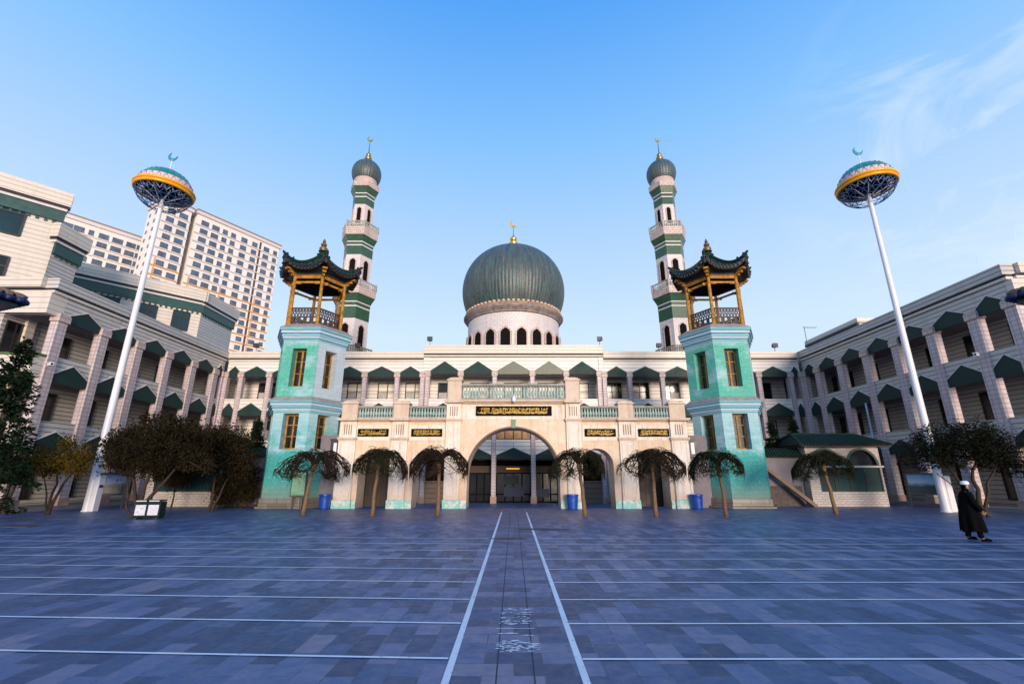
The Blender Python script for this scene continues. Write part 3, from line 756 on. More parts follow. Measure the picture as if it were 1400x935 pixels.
# dark partitions behind the outer arches, side returns
for s_ in (-1, 1):
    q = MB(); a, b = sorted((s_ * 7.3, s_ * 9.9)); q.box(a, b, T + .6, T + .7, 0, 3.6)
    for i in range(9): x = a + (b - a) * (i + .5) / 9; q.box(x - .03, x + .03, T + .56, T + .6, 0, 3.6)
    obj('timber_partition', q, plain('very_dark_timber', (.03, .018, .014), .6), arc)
    q = MB(); a, b = sorted((s_ * 10.86, s_ * 12.4)); q.box(a, b, 1.0, 1.3, 0, 4.4); obj('side_wall', q, 'lilac_wall', arc)
# calligraphy signs
def sign(x0, x1, z0, z1, seed, label):
    t = thing('calligraphy_sign', label, 'sign', ((x0 + x1) / 2, A0 - .06, z0), 0, 'black and gold signs on the gateway')
    w, h = x1 - x0, z1 - z0
    q = MB(); q.box(-w / 2, w / 2, -.06, .03, 0, h); obj('panel', q, 'black_sign', t, bevel=.01)
    r = random.Random(seed); q = MB(); mx = .055 * w if w > 3 else .09 * w
    def stroke(pts, th):
        for k, (p, p2) in enumerate(zip(pts[:-1], pts[1:])):
            dx, dz = p2[0] - p[0], p2[1] - p[1]; L = sqrt(dx * dx + dz * dz) or 1
            nx, nz = -dz / L, dx / L; t0 = th * (.55 + .45 * sin(pi * (k + .5) / (len(pts) - 1))) / 2
            q.xz([(p[0] - nx * t0, p[1] - nz * t0), (p2[0] - nx * t0, p2[1] - nz * t0), (p2[0] + nx * t0, p2[1] + nz * t0), (p[0] + nx * t0, p[1] + nz * t0)], -.085 - .0004 * (k % 5) - r.random() * .002, -.055)
    x = -w / 2 + mx; th = h * .052
    while x < w / 2 - mx - .02:
        k = r.random(); st = h * r.uniform(.09, .165)
        if k < .45:      # tall upright letters
            lean = h * r.uniform(-.02, .08); stroke([(x, h * .24), (x + lean * .5, h * .5), (x + lean, h * .82), (x + lean + h * .05, h * .78)], th)
        if k > .3:       # bowls
            rw = h * r.uniform(.14, .26); zc = h * r.uniform(.30, .5)
            stroke([(x + rw * cos(a), zc + h * .14 * sin(a)) for a in [pi + pi * i / 7 for i in range(8)]], th * 1.25)
        if k > .6:       # loops
            rw = h * .07; zc = h * r.uniform(.45, .72); stroke([(x + rw * cos(a), zc + rw * sin(a)) for a in [2 * pi * i / 7 for i in range(8)]], th * .9)
        if r.random() < .6:  # dots
            dx, dz = x + h * r.uniform(0, .2), h * r.uniform(.15, .8); d = h * .04
            q.xz([(dx - d, dz), (dx, dz - d), (dx + d, dz), (dx, dz + d)], -.083, -.055)
        if r.random() < .35: stroke([(x, h * .66), (x + h * .14, h * .74), (x + h * .28, h * .70)], th * .7)
        x += st
    obj('lettering', q, plain('gold_leaf_letters', (.50, .30, .03), .5, .3, 8, .1), t)
sign(-2.38, 2.42, 5.52, 6.13, 11, 'widest calligraphy sign, over the big central arch of the gateway')
sign(-9.72, -7.80, 4.24, 4.71, 12, 'calligraphy sign over the leftmost arch, nearest the left tower')
sign(-6.38, -4.45, 4.24, 4.71, 13, 'calligraphy sign over the small arch just left of the central arch')
sign(4.45, 6.38, 4.24, 4.71, 14, 'calligraphy sign over the small arch just right of the central arch')
sign(7.80, 9.72, 4.24, 4.71, 15, 'calligraphy sign over the rightmost arch, nearest the right tower')
t = thing('floodlight', 'white bulb floodlight on the cornice above the widest sign of the gateway', 'lamp', (.03, A0 - .55, 6.25))
q = MB(); q.lathe([(.03, .05), (.11, .1), (.14, .19), (.12, .32), (.06, .42), (.05, .5)], 14); obj('lamp_body', q, 'pole_white', t, 40)
q = MB(); q.tube([(0, .1, .5), (0, .3, .45), (0, .5, .2)], .03); obj('bracket', q, 'dark_steel', t)

# ------------------------------------------------------------------ painted pavilion towers
def tower(x, y, label):
    t = thing('pavilion_tower', label, 'tower', (x, y, 0), 0, 'teal pavilion towers flanking the gateway'); s = 2.27
    q = MB(); q.xy(hexa(s + .34), 0, .14); q.xy(hexa(s + .16), .14, .58, hexa(s + .14)); obj('plinth', q, 'tower_plinth', t, bevel=.03)
    # body sides with deep window recesses, built face by face
    def body(name, z0, z1, wz0, wz1, ww, mat):
        q = MB(); ap = s * .866; D = .66
        for k in range(6):
            a = radians(-90 + 60 * k); ux, uy = -sin(a), cos(a); nx, ny = cos(a), sin(a)
            def P(u, z, d=0): return (nx * (ap - d) + ux * u, ny * (ap - d) + uy * u, z)
            u0, u1 = -s / 2, s / 2
            for (a0, a1, b0, b1) in ((u0, -ww / 2, z0, z1), (ww / 2, u1, z0, z1), (-ww / 2, ww / 2, z0, wz0), (-ww / 2, ww / 2, wz1, z1)):
                q.add([P(a0, b0), P(a1, b0), P(a1, b1), P(a0, b1)], [(0, 1, 2, 3)])
            c0 = [P(-ww / 2, wz0), P(ww / 2, wz0), P(ww / 2, wz1), P(-ww / 2, wz1)]; c1 = [P(-ww / 2, wz0, D), P(ww / 2, wz0, D), P(ww / 2, wz1, D), P(-ww / 2, wz1, D)]
            q.add(c0 + c1, [(0, 1, 5, 4), (1, 2, 6, 5), (2, 3, 7, 6), (3, 0, 4, 7)])
        o = obj(name, q, mat, t)
        # back-face safety: normals are recalculated outside; windows
        wf = None
        for k in range(6):
            a = radians(-90 + 60 * k); ap2 = s * .866 - .54; lc = (ap2 * cos(a), ap2 * sin(a), 0)
            if wf is None:
                W = ww / 2 - .01; f = MB(); h = wz1 - wz0
                for x0, x1 in ((-W, -W + .09), (W - .09, W), (-.05, .05)): f.box(x0, x1, -.05, .05, wz0 + .01, wz1 - .01)
                for z_ in (wz0 + .01, wz1 - .11): f.box(-W + .09, W - .09, -.045, .045, z_, z_ + .1)
                for z_ in (wz0 + h * .36, wz0 + h * .68): f.box(-W + .09, W - .09, -.03, .03, z_, z_ + .045)
                wf = obj('window', f, 'wood_yellow', t, loc=lc); f = MB(); f.box(-W, W, .0, .02, wz0, wz1); obj('pane', f, 'glass', wf)
            else:
                w2 = cp(wf, t, lc, a + pi / 2); cp(wf.children[0], w2)
    body('lower_body', .58, 5.72, 3.46, 5.74 - .08, .98, 'tower_low')
    body('upper_body', 6.6, 10.4, 7.38, 9.9, .92, 'tower_up')
    def corn(z, steps, zl, Rin):
        q = MB(); 
        for r, h in steps: q.xy(hexa(s + r), z, z + h); z += h
        c = obj('cornice', q, 'tower_trim', t, bevel=.02)
        q = MB(); q.xy(hexa(s + steps[-1][0] + .02), z, z + .05); q.xy(hexa(s + steps[-1][0]), z + .05, zl, hexa(Rin)); obj('ledge', q, 'tower_ledge', c)
    corn(5.72, ((.05, .12), (.12, .14), (.2, .16), (.3, .16), (.38, .14)), 6.72, s + .03)
    corn(10.4, ((.05, .14), (.12, .16), (.2, .2), (.29, .2), (.37, .16)), 11.66, 2.05)
    # open pavilion on top
    px = -.2 if x < 0 else .2; Rp = 1.9; hx = hexa(Rp, (px, 0))
    q = MB(); q.lathe([(.15, 11.6), (.15, 11.75), (.115, 11.8), (.105, 15.25)], 12); p0 = obj('post', q, 'wood_yellow', t, 40, loc=(*hx[0], 0))
    for k in range(1, 6): cp(p0, t, (*hx[k], 0))
    for k in range(6):
        A = Vector((*hx[k], 0)); Bv = Vector((*hx[(k + 1) % 6], 0)); d = (Bv - A).normalized(); A2, B2 = A + d * .12, Bv - d * .12
        q = MB()
        for z_ in (11.82, 12.2, 12.82): q.bar(A2 + Vector((0, 0, z_)), B2 + Vector((0, 0, z_)), .07, .09)
        L = (B2 - A2).length; n_ = 8
        for i in range(n_):
            a0, a1 = A2 + d * L * i / n_, A2 + d * L * (i + 1) / n_; zz = Vector((0, 0, 1))
            q.bar(a0 + zz * 12.24, a1 + zz * 12.78, .035, .045); q.bar(a0 + zz * 12.78, a1 + zz * 12.24, .03, .045); q.bar(a0 + zz * 12.51, (a0 + a1) / 2 + zz * 12.78, .025, .04)
            q.bar(a0 + zz * 11.86, a0 + zz * 12.8, .03, .03); q.bar(a0 + zz * 12.02, a1 + zz * 12.02, .035, .3) if i % 2 == 0 else None
        obj('railing', q, 'wood_dark', t)
        q = MB(); zz = Vector((0, 0, 1)); q.bar(A2 + zz * 14.72, B2 + zz * 14.72, .1, .14); q.bar(A2 + zz * 15.12, B2 + zz * 15.12, .14, .24)
        for e_ in (A2, B2): c_ = e_ + (B2 - A2) * (.12 if e_ is A2 else -.12); q.bar(c_ + zz * 14.6, c_ + zz * 14.8, .08, .3)
        obj('beam', q, 'wood_yellow', t)
        q = MB(); o_ = (A - Vector((px, 0, 0))).normalized()
        for i in range(3): q.bar(A + o_ * (-.1) + zz * (15.15 + .16 * i), A + o_ * (.3 + .22 * i) + zz * (15.2 + .17 * i), .16 + .08 * i, .13)
        obj('bracket', q, 'wood_yellow', t)
        q = MB(); q.bar(A2 + zz * 15.34, B2 + zz * 15.34, .3, .18); obj('eave_board', q, 'wood_dark', t)
    q = MB(); q.xy(hexa(1.85, (px, 0)), 15.22, 15.62, hexa(2.62, (px, 0))); obj('eave_underside', q, 'tile_end', t)
    q = MB(); q.xy(hexa(1.78, (px, 0)), 15.0, 15.25, hexa(1.84, (px, 0))); obj('shade_ceiling', q, 'dark_room', t)  # added near-black disc; the shade under the roof is in its colour
    # curved roof
    R, H, ZE, UP = 2.95, 1.95, 15.68, .78
    def surf(th, tt, dz=0.0, grow=0.0):
        k = int(th // (pi / 3)); loc = th - k * pi / 3; cn = abs(loc - pi / 6) / (pi / 6)
        ap = R * cos(pi / 6) / cos(loc - pi / 6); ap *= 1 - .045 * (1 - cn ** 2); ap += grow
        z = ZE + H * (1 - tt) ** 1.75 + UP * (cn ** 3.2) * tt ** 3
        return Vector((px + ap * tt * cos(th), ap * tt * sin(th), z + dz))
    nth, nt = 96, 14
    q = MB(); q.rings([[surf(2 * pi * i / nth + 1e-6, .03 + .97 * j / nt) for i in range(nth)] for j in range(nt + 1)], True, False); ro = obj('roof', q, 'tile_olive', t, 50)
    q = MB(); q.rings([[surf(2 * pi * i / nth + 1e-6, .06 + 0.93 * j / nt, -.3) for i in range(nth)] for j in range(nt + 1)], True, False)
    q.rings([[surf(2 * pi * i / nth + 1e-6, 1.0, -.002) for i in range(nth)], [surf(2 * pi * i / nth + 1e-6, .99, -.3) for i in range(nth)]], True, False)
    obj('soffit', q, plain('dark_brown_soffit', (.05, .028, .018), .8, .3, 4), t, 50)
    q = MB(); q2 = MB()
    for k in range(6):
        for i in range(11):
            th = k * pi / 3 + pi / 3 * (i + .5) / 11
            # ribs run parallel to the slope of each face
            mid = k * pi / 3 + pi / 6; apm = R * cos(pi / 6); off = apm * math.tan(th - mid); pts = []
            for j in range(9):
                tt = 1 - j / 8 * (1 - min(.97, abs(off) / (R / 2) + .04)); rad = apm * tt
                if abs(off) > rad * math.tan(pi / 6) + .01: break
                th2 = mid + math.atan2(off, rad); pts.append(surf(th2, tt, .03))
            if len(pts) > 1: q.tube(pts, .055, 5)
            e_ = surf(th, 1.0, -.03, .02); q2.ball(e_, .105, 7, 5)
            e2 = surf(th + pi / 66, 1.0, -.17, -.02); q2.ball(e2, .095, 6, 5, 1.3)
    q2.tube([surf(2 * pi * i / 96 + 1e-6, .995, -.1) for i in range(97)], .07, 5)
    obj('tile_ribs', q, 'tile_green', ro, 50); obj('eave_tiles', q2, 'tile_end', ro, 50)
    q = MB()
    for k in range(6):
        th = k * pi / 3 + 1e-5; pts = [surf(th, .05 + .95 * j / 12, .09) for j in range(13)]; tip = pts[-1] + Vector((.12 * cos(th), .12 * sin(th), .1)); pts.append(tip)
        q.tube(pts, [.12] * 11 + [.115, .1, .05], 7)
        for j in (9, 11): q.ball(pts[j] + Vector((0, 0, .14)), .09, 6, 5, 1.3)
    obj('hip_ridge', q, 'tile_green', ro, 50)
    q = MB(); z = 17.45; q.lathe([(.36, z), (.42, z + .15), (.3, z + .25), (.22, z + .38), (.34, z + .45)], 12, (px, 0)); fb = obj('roof_crown', q, 'tile_green', ro, 40)
    q = MB(); q.lathe([(.22, z + .42), (.3, z + .62), (.28, z + .75), (.12, z + .85), (.22, z + .97), (.2, z + 1.08), (.08, z + 1.15), (.13, z + 1.25), (.03, z + 1.5)], 12, (px, 0)); obj('finial', q, plain('banded_brass', (.20, .12, .05), .45, .6, 9, .4), t, 40)
    q = MB()
    for k in range(6):
        e_ = surf(k * pi / 3 + 1e-5, .96, -.25); q.lathe([(.02, e_.z), (.06, e_.z - .08), (.09, e_.z - .28), (.1, e_.z - .32)], 8, (e_.x, e_.y))
    obj('wind_bells', q, 'dark_steel', t)
    return t
tower(-13.98, 31.0, 'teal hexagonal tower with wooden pavilion roof, left of the gateway')
tower(14.25, 31.0, 'teal hexagonal tower with wooden pavilion roof, right of the gateway')
t = thing('notice_box', 'small green display case standing against the left teal tower', 'display case', (-12.75, 28.55, 0), radians(12))
q = MB(); q.box(-.42, .42, -.06, .08, .7, 2.15); obj('case', q, 'frame', t, bevel=.02)
q = MB(); q.box(-.36, .36, -.075, -.055, .8, 2.08); obj('panel', q, plain('green_panel', (.05, .24, .12), .3, .35, 1.5), t)
q = MB(); q.box(-.3, -.22, -.03, .05, 0, .7); q.box(.22, .3, -.03, .05, 0, .7); obj('leg', q, 'frame', t)

# lanterns between gateway and towers
for x, lb_ in ((-11.3, 'black wall lantern between the left teal tower and the gateway'), (11.35, 'black wall lantern between the right teal tower and the gateway')):
    t = thing('wall_lantern', lb_, 'lantern', (x, A0 + .95, 3.1), 0, 'black lanterns beside the gateway')
    q = MB(); q.box(-.3, .3, -.35, 0, 0, .95); q.box(-.34, .34, -.39, 0, .95, 1.05); q.box(-.34, .34, -.39, 0, -.08, 0); obj('lantern_case', q, 'dark_steel', t)
    q = MB(); q.box(-.1, .1, -.365, -.34, .12, .8); obj('diffuser', q, 'pole_white', t)

# ------------------------------------------------------------------ side wings
wingL = thing('side_wing', 'left three storey gallery wing with green pointed hoods and pinkish columns', 'building', (-27, 0, 0), radians(90), 'gallery wings along the courtyard')
uL = [26.0 + 2.93 * k for k in range(6)] + [41.9]
gallery(wingL, uL, .62, 'wing_tile', 'wing_tile', 0.0, u0=25.2, u1=42, depth=2.6, winw=1.15, at_cols=True)
parapet(wingL, 25.0, 41.95, 12.38, 13.1, wall='wing_tile')
m = MB(); m.box(25.0, 41.9, .5, 3.2, 12.5, 12.9); obj('roof', m, 'soffit', wingL)
def gallery_end(root, ue, un, zs):      # short end bay of the gallery that faces the camera
    lo, hi = sorted((ue, un))
    for z0, z1, cap in zs:
        q = MB(); q.box(lo, hi, -.02, .28, z0, z1); 
        e0, e1 = (ue, ue + .28) if ue < un else (ue - .28, ue)
        q.box(e0, e1, .28, 7.0, z0, z1); o = obj('balcony_front', q, 'cap_cream', root)
        q = MB(); q.box(lo - .0, hi, -.08, .34, z1, z1 + .14) ; q.box(min(e0, e1) - .06, max(e0, e1) + .06, .34, 7.0, z1, z1 + .14); obj('green_cap', q, 'green_cap', o)
        q = MB(); q.box(lo + (.28 if ue < un else 0), hi - (0 if ue < un else .28), .28, 6.0, z0 + .02, z0 + .2); obj('balcony_floor', q, 'soffit', o)
gallery_end(wingL, 25.05, 25.9, ((7.3, 8.45, 1), (3.55, 4.75, 1)))
q = MB(); q.box(25.0, 25.5, 0.0, 3.4, 10.95, 12.2); q.box(25.5, 26.0, 0, .3, 10.95, 12.2); obj('end_fascia', q, 'cap_cream', wingL); q = MB(); q.box(24.76, 25.5, .51, 3.4, 12.47, 13.1); obj('end_parapet', q, 'cap_cream', wingL)
q = MB(); q.box(25.03, 25.4, .31, 3.4, 12.2, 12.345); obj('string_course', q, 'cornice', wingL); q = MB(); q.box(25.06, 25.4, .31, 3.4, 12.345, 12.47); obj('shadow_joint', q, 'black_line', wingL)
q = MB(); q.box(25.5, 26.5, .3, 3.3, 10.95, 11.1); obj('gallery_slab', q, 'soffit', wingL)
q = MB(); q.box(26.4, 26.9, 2.4, 4.2, 0, 12.9); obj('end_pier', q, 'cap_cream', wingL)
q = MB(); q.box(25.9, 42, -.5, 2.6, 0, .2); obj('kerb_step', q, 'soffit', wingL)

wingR = thing('side_wing', 'right three storey gallery wing in shade with green pointed hoods', 'building', (27, 0, 0), radians(-90), 'gallery wings along the courtyard')
uR = [-41.9] + [-(25.5 + 2.87 * k) for k in range(5, -1, -1)] + [-23.35]
gallery(wingR, uR, .62, 'wing_tile', 'wing_tile', 0.0, u0=-42, u1=-23.3, depth=2.6, winw=1.15, at_cols=True)
parapet(wingR, -41.95, -23.1, 12.38, 13.1, wall='wing_tile')
m = MB(); m.box(-41.9, -23.1, .5, 3.2, 12.5, 12.9); obj('roof', m, 'soffit', wingR)
gallery_end(wingR, -23.0, -23.6, ((7.3, 8.6, 1), (3.55, 4.85, 1)))
q = MB(); q.box(-23.4, -22.98, .01, 7, 10.95, 12.17); obj('end_fascia', q, 'cap_cream', wingR); q = MB(); q.box(-23.5, -22.86, .51, 7, 12.475, 13.095); obj('end_parapet', q, 'cap_cream', wingR)
q = MB(); q.box(-23.5, -22.96, .31, 7, 12.19, 12.345); obj('string_course', q, 'cornice', wingR); q = MB(); q.box(-23.5, -23.01, .31, 7, 12.345, 12.475); obj('shadow_joint', q, 'black_line', wingR)
q = MB(); q.box(-23.6, -23.0, 0, 7, 10.8, 10.95); obj('end_soffit', q, 'soffit', wingR)
q = MB(); q.box(-24.4, -24.0, 2.4, 7, 0, 12.9); obj('end_wall', q, 'cap_cream', wingR)
q = MB(); q.box(-46.5, -39.2, 4.0, 9, 12.5, 15.1); obj('roof_house', q, 'wing_tile', wingR)
q = MB(); q.box(-46.7, -39.0, 3.8, 9, 15.1, 15.5); obj('roof_house_coping', q, 'cap_cream', wingR)
q = MB(); q.box(-46.72, -39.1, 3.78, 4.0, 14.85, 15.09); obj('dark_edge', q, 'black_line', wingR)
q = MB(); q.box(-42, -23.2, -.5, 2.6, 0, .2); obj('kerb_step', q, 'soffit', wingR)
# the last bays of both wings return to the hall with a solid corner
for root, a, b in ((wingL, 41.9, 44.6), (wingR, -44.6, -41.9)):
    q = MB(); q.box(a, b, .3, 3.2, 0, 12.9); obj('corner_block', q, 'wing_tile', root)

# ------------------------------------------------------------------ tall annex behind the left wing
ann = thing('rear_annex', 'tall cream tiled annex with green cornice bands rising behind the left wing', 'building')
def wall_run(root, p0, p1, z0, z1, mat, th=.4, band=None, cope=.35):
    a, b = Vector((*p0, 0)), Vector((*p1, 0)); d = b - a; L = d.length; d.normalize(); ang = math.atan2(d.y, d.x)
    def put(name, q, m): o = obj(name, q, m, root, loc=(a.x, a.y, 0)); o.rotation_euler = (0, 0, ang); return o
    q = MB(); q.box(0, L, 0, th, z0, z1 - .05); w = put('wall', q, mat)
    if band:
        zt = z1
        q = MB(); q.box(-.28, L + .28, -.38, th, zt - 1.05, zt); put('parapet', q, 'cap_cream')
        q = MB(); q.box(-.2, L + .2, -.3, th, zt - 1.24, zt - 1.05); put('shadow_joint', q, 'black_line')
        q = MB(); q.box(-.16, L + .16, -.26, th, zt - 1.42, zt - 1.24); put('white_course', q, 'white_edge')
        q = MB(); q.xz([(0, 0), (L + .12, 0), (L + .12, .8), (0, .8)], -.16, th); q.v = [(v[0], v[1], v[2] + zt - 2.22) for v in q.v]; put('green_band', q, 'green_band')
        q = MB(); q.box(0, .14, -.1, .02, zt - 2.42, zt - 2.26); d0 = put('dentil', q, 'green_band'); k = .25; bp_ = d0.location.copy()
        while k < L:
            loc = bp_ + d * k
            if k == .25: d0.location = loc
            else: cp(d0, root, loc)
            k += .42
    return put
n0 = (-32.2 - 7.0, 29.0 - 7.0); n1 = (-32.2, 29.0)
put = wall_run(ann, n0, n1, 0, 21.4, 'cap_cream', band=True)
def win(put_f, u0, u1, z0, z1, glass='glass'):
    q = MB()
    for x in (u0, (u0 + u1) / 2, u1): q.box(x - .05, x + .05, -.08, .05, z0, z1)
    for z in (z0, z0 + (z1 - z0) * .68, z1): q.box(u0, u1, -.075, .05, z - .05, z + .05)
    w = put_f('window', q, 'frame'); g_ = MB(); g_.box(u0, u1, -.03, .03, z0, z1); obj('pane', g_, glass, w)
Ln = 7.0 * sqrt(2)
win(put, Ln - 4.6, Ln - 1.7, 17.4, 19.7, 'glass_blue'); win(put, Ln - 4.6, Ln - 1.8, 13.7, 15.8)
put = wall_run(ann, (-32.2, 29.0), (-32.2, 31.0), 0, 19.0, 'wing_tile', band=True)
q = MB(); q.box(-42, -32.3, 29.4, 31.0, 12, 18.8); obj('stair_block', q, 'wing_tile', ann)
put = wall_run(ann, (-37.7, 36.3), (-31.0, 43.0), 11, 19.6, 'cap_cream', band=True)
L2 = 6.7 * sqrt(2)
for a, b in ((1.7, 3.25), (4.6, 6.0), (7.28, 8.58)): win(put, a, b, 15.3, 17.15, 'glass_blue')
put = wall_run(ann, (-31.0, 43.0), (-31.0, 48.2), 11, 19.55, 'wing_tile', band=True)
q = MB(); q.xy([(-31.4, 43.2), (-31.4, 48.0), (-40, 48), (-40, 36), (-37.9, 36.8)], 18.3, 18.6); obj('roof', q, 'soffit', ann)

# ------------------------------------------------------------------ apartment towers far behind
def apartment(label, p, ang, L, floors, cols_, H0, depth=13, fh=2.9, orange_to=0, top_floor_vis=20, dark_gap=None):
    t = thing('apartment_tower', label, 'building', (p[0], p[1], 0), ang, 'apartment towers far behind the left wing')
    q = MB(); q.box(-L, 0, 0, depth, 0, H0); obj('wall', q, 'apt_wall', t)
    q = MB(); q.box(-L - .4, .4, -.5, depth, H0, H0 + 1.1); obj('parapet', q, 'apt_band', t)
    q = MB(); q.box(-L - .5, .5, -.6, depth, H0 + 1.1, H0 + 1.5); obj('roof_edge', q, plain('rust_roof_edge', (.25, .15, .11), .7), t)
    nvis = 0; zt = H0 - 1.0; first_w = {}; extra = MB(); bo = MB(); bw_ = MB()
    for k in range(floors):
        z1 = zt - k * fh - .5; z0 = z1 - 1.55
        (bo if k >= orange_to else bw_).box(-L - .12, .1, -.3, .05, z0 - .68, z0 - .36)
        if k >= orange_to:   # orange piers on the lower floors
            for (c, w) in cols_[::3]: bo.box(c - w / 2 - .55, c - w / 2 - .2, -.12, .02, z0 - .3, z1 + .35)
        for ci, (c, w) in enumerate(cols_):
            if nvis < 100:
                if w not in first_w:
                    f = MB(); f.box(-w / 2, w / 2, -.12, .02, 0, 1.55); f.box(-w / 2 - .12, w / 2 + .12, -.2, .02, -.14, 0); first_w[w] = obj('window', f, 'apt_glass', t, loc=(c, 0, z0))
                else: cp(first_w[w], t, (c, 0, z0))
                nvis += 1
            else: extra.box(c - w / 2, c + w / 2, -.12, .02, z0, z1)
    if extra.v: tag(obj('lower_windows', extra, 'apt_glass', t), kind='stuff')
    obj('pale_bands', bw_, 'apt_band', t) if bw_.v else None
    obj('orange_bands', bo, 'apt_orange', t) if bo.v else None
    # end face windows (towards the camera side)
    q = MB()
    for k in range(floors): z1 = zt - k * fh - .6; q.box(-L - .06, -L + .05, 4.5, 5.6, z1 - 1.2, z1); q.box(-L - .06, -L + .05, 8.5, 9.6, z1 - 1.2, z1)
    tag(obj('end_windows', q, 'apt_glass', t), kind='stuff')
    if dark_gap:
        q = MB(); q.box(dark_gap - .35, dark_gap + .35, -.03, .05, 0, H0 - .5); obj('dark_recess', q, plain('dark_brown_recess', (.10, .05, .04), .8), t)
    return t
ca = [(-25.4, 2.2), (-22.1, 2.2), (-19.1, 1.5), (-16.4, 1.5), (-12.7, 2.0), (-9.0, 1.8), (-4.7, 2.0), (-1.4, 1.4)]
apartment('tall pale apartment tower with orange stripes, the one furthest right behind the left wing', (-86.8, 154), radians(59), 27.9, 26, ca, 82.5, orange_to=7, dark_gap=-7.0)
dd = Vector((sin(radians(31)), cos(radians(31)))) * 29.6
apartment('narrow pale apartment tower behind the left lamp mast head, joined to its taller neighbour', (-86.8 - dd.x, 154 - dd.y), radians(59), 7.4, 24, [(-5.3, 2.0), (-2.0, 2.3)], 82.0, depth=11, orange_to=6)
apartment('lower pale apartment block furthest left, between the annex and the lamp mast', (-121.5, 135), radians(54), 19.5, 22, [(-17.6, 2.4), (-15.0, 2.4), (-12.2, 1.2), (-9.2, 2.4), (-5.8, 2.6), (-2.4, 2.4), (-.5, .8)], 75.2, orange_to=99)

# ------------------------------------------------------------------ lamp masts with globe heads
def mast(x, y, label, ztop=20.0):
    t = thing('lamp_mast', label, 'lamp mast', (x, y, 0), 0, 'white lamp masts with globe heads')
    q = MB(); q.lathe([(.27, 0), (.27, .05), (.225, .06), (.20, 2.5), (.125, ztop), (.125, ztop + 1)], 24); obj('pole', q, 'pole_white', t, 40)
    q = MB(); q.box(.15, .47, -.2, .2, 0, 1.9); o = obj('control_box', q, 'pole_white', t, bevel=.03); q = MB(); q.box(.47, .485, -.12, .12, 1.25, 1.4); obj('lock', q, 'dark_steel', o)
    R = 1.6; z0 = ztop + .75
    q = MB()
    for k in range(2):
        pts = [((R + .06 - .04 * k) * cos(2 * pi * i / 48), (R + .06 - .04 * k) * sin(2 * pi * i / 48), z0 + .1 - .2 * k) for i in range(49)]; q.tube(pts, .11, 8)
    obj('yellow_ring', q, 'yellow', t, 50)
    def cap(t0, t1, n_, mat, nm, sq=1.0):
        q = MB(); R_ = []
        for j in range(n_ + 1):
            a = t0 + (t1 - t0) * j / n_; R_.append([(R * cos(a) * cos(2 * pi * i / 24), R * cos(a) * sin(2 * pi * i / 24), z0 + .12 + 1.45 * sin(a)) for i in range(24)])
        q.rings(R_, True, False); return obj(nm, q, mat, t)
    cap(0, .34, 2, 'pink_panel', 'pale_panels'); cap(.34, 1.15, 4, 'teal_panel', 'teal_panels'); cap(1.15, 1.55, 2, 'pink_panel', 'crown_panels')
    q = MB()
    for lv, (a0, a1) in enumerate(((.0, .34), (.34, .75), (.75, 1.15), (1.15, 1.5))):
        for i in range(24):
            b0, b1 = 2 * pi * i / 24, 2 * pi * (i + .5) / 24
            P = lambda a, b, k=1.008: (R * k * cos(a) * cos(b), R * k * cos(a) * sin(b), z0 + .12 + 1.45 * k * sin(a))
            q.tube([P(a0, b0), P(a1, b1)], .013, 4); q.tube([P(a1, b1), P(a0, b0 + 2 * pi / 24)], .013, 4)
    obj('dome_lattice', q, plain('maroon_lattice', (.22, .06, .09), .5), t)
    q = MB(); q.lathe([(.2, z0 - .62), (1.2, z0 - .28), (R - .1, z0 - .06), (R - .1, z0 - .02)], 32); obj('dark_underside', q, 'dark_room', t, 40)
    q = MB()
    for i in range(20):
        a = 2 * pi * i / 20; b = a + pi / 20; c = a + pi / 10; r0, r1 = R - .08, R * .72
        q.tube([(r0 * cos(a), r0 * sin(a), z0 - .14), (r1 * cos(b), r1 * sin(b), z0 - .36)], .03, 5); q.tube([(r1 * cos(b), r1 * sin(b), z0 - .36), (r0 * cos(c), r0 * sin(c), z0 - .14)], .03, 5)
    for i in range(8):
        a = 2 * pi * i / 8; q.tube([(.22 * cos(a), .22 * sin(a), z0 - .8), (R * .7 * cos(a + .2), R * .7 * sin(a + .2), z0 - .34)], .03, 5)
    obj('struts', q, 'strut', t)
    q = MB(); n_ = 18; rows = 4
    def Q(j, i): a = .0 + 1.12 * j / rows; b = 2 * pi * (i + .5 * (j % 2)) / n_; return (R * .99 * cos(a) * cos(b), R * .99 * cos(a) * sin(b), z0 - .15 - 1.15 * sin(a))
    for j in range(rows):
        for i in range(n_):
            q.tube([Q(j, i), Q(j + 1, i)], .019, 4); q.tube([Q(j, i), Q(j + 1, i + (1 if j % 2 else -1))], .019, 4)
    for j in range(1, rows + 1): q.tube([Q(j, i) for i in range(n_ + 1)], .02, 4)
    obj('wire_basket', q, 'steel_blue', t)
    q = MB(); q.tube([(0, 0, z0 + 1.4), (0, 0, z0 + 2.6)], .03, 6); f = obj('spike', q, 'pole_white', t)
    q = MB(); crescent(q, (0, 0, z0 + 2.8), .33, .025, -.5); obj('crescent', q, plain('teal_crescent', (.02, .25, .35), .4), f)
mast(-23.6, 27.0, 'left tall white lamp mast with yellow ringed globe head, among the left trees', 19.55)
mast(23.6, 26.6, 'right tall white lamp mast with yellow ringed globe head, behind the right tree', 19.7)

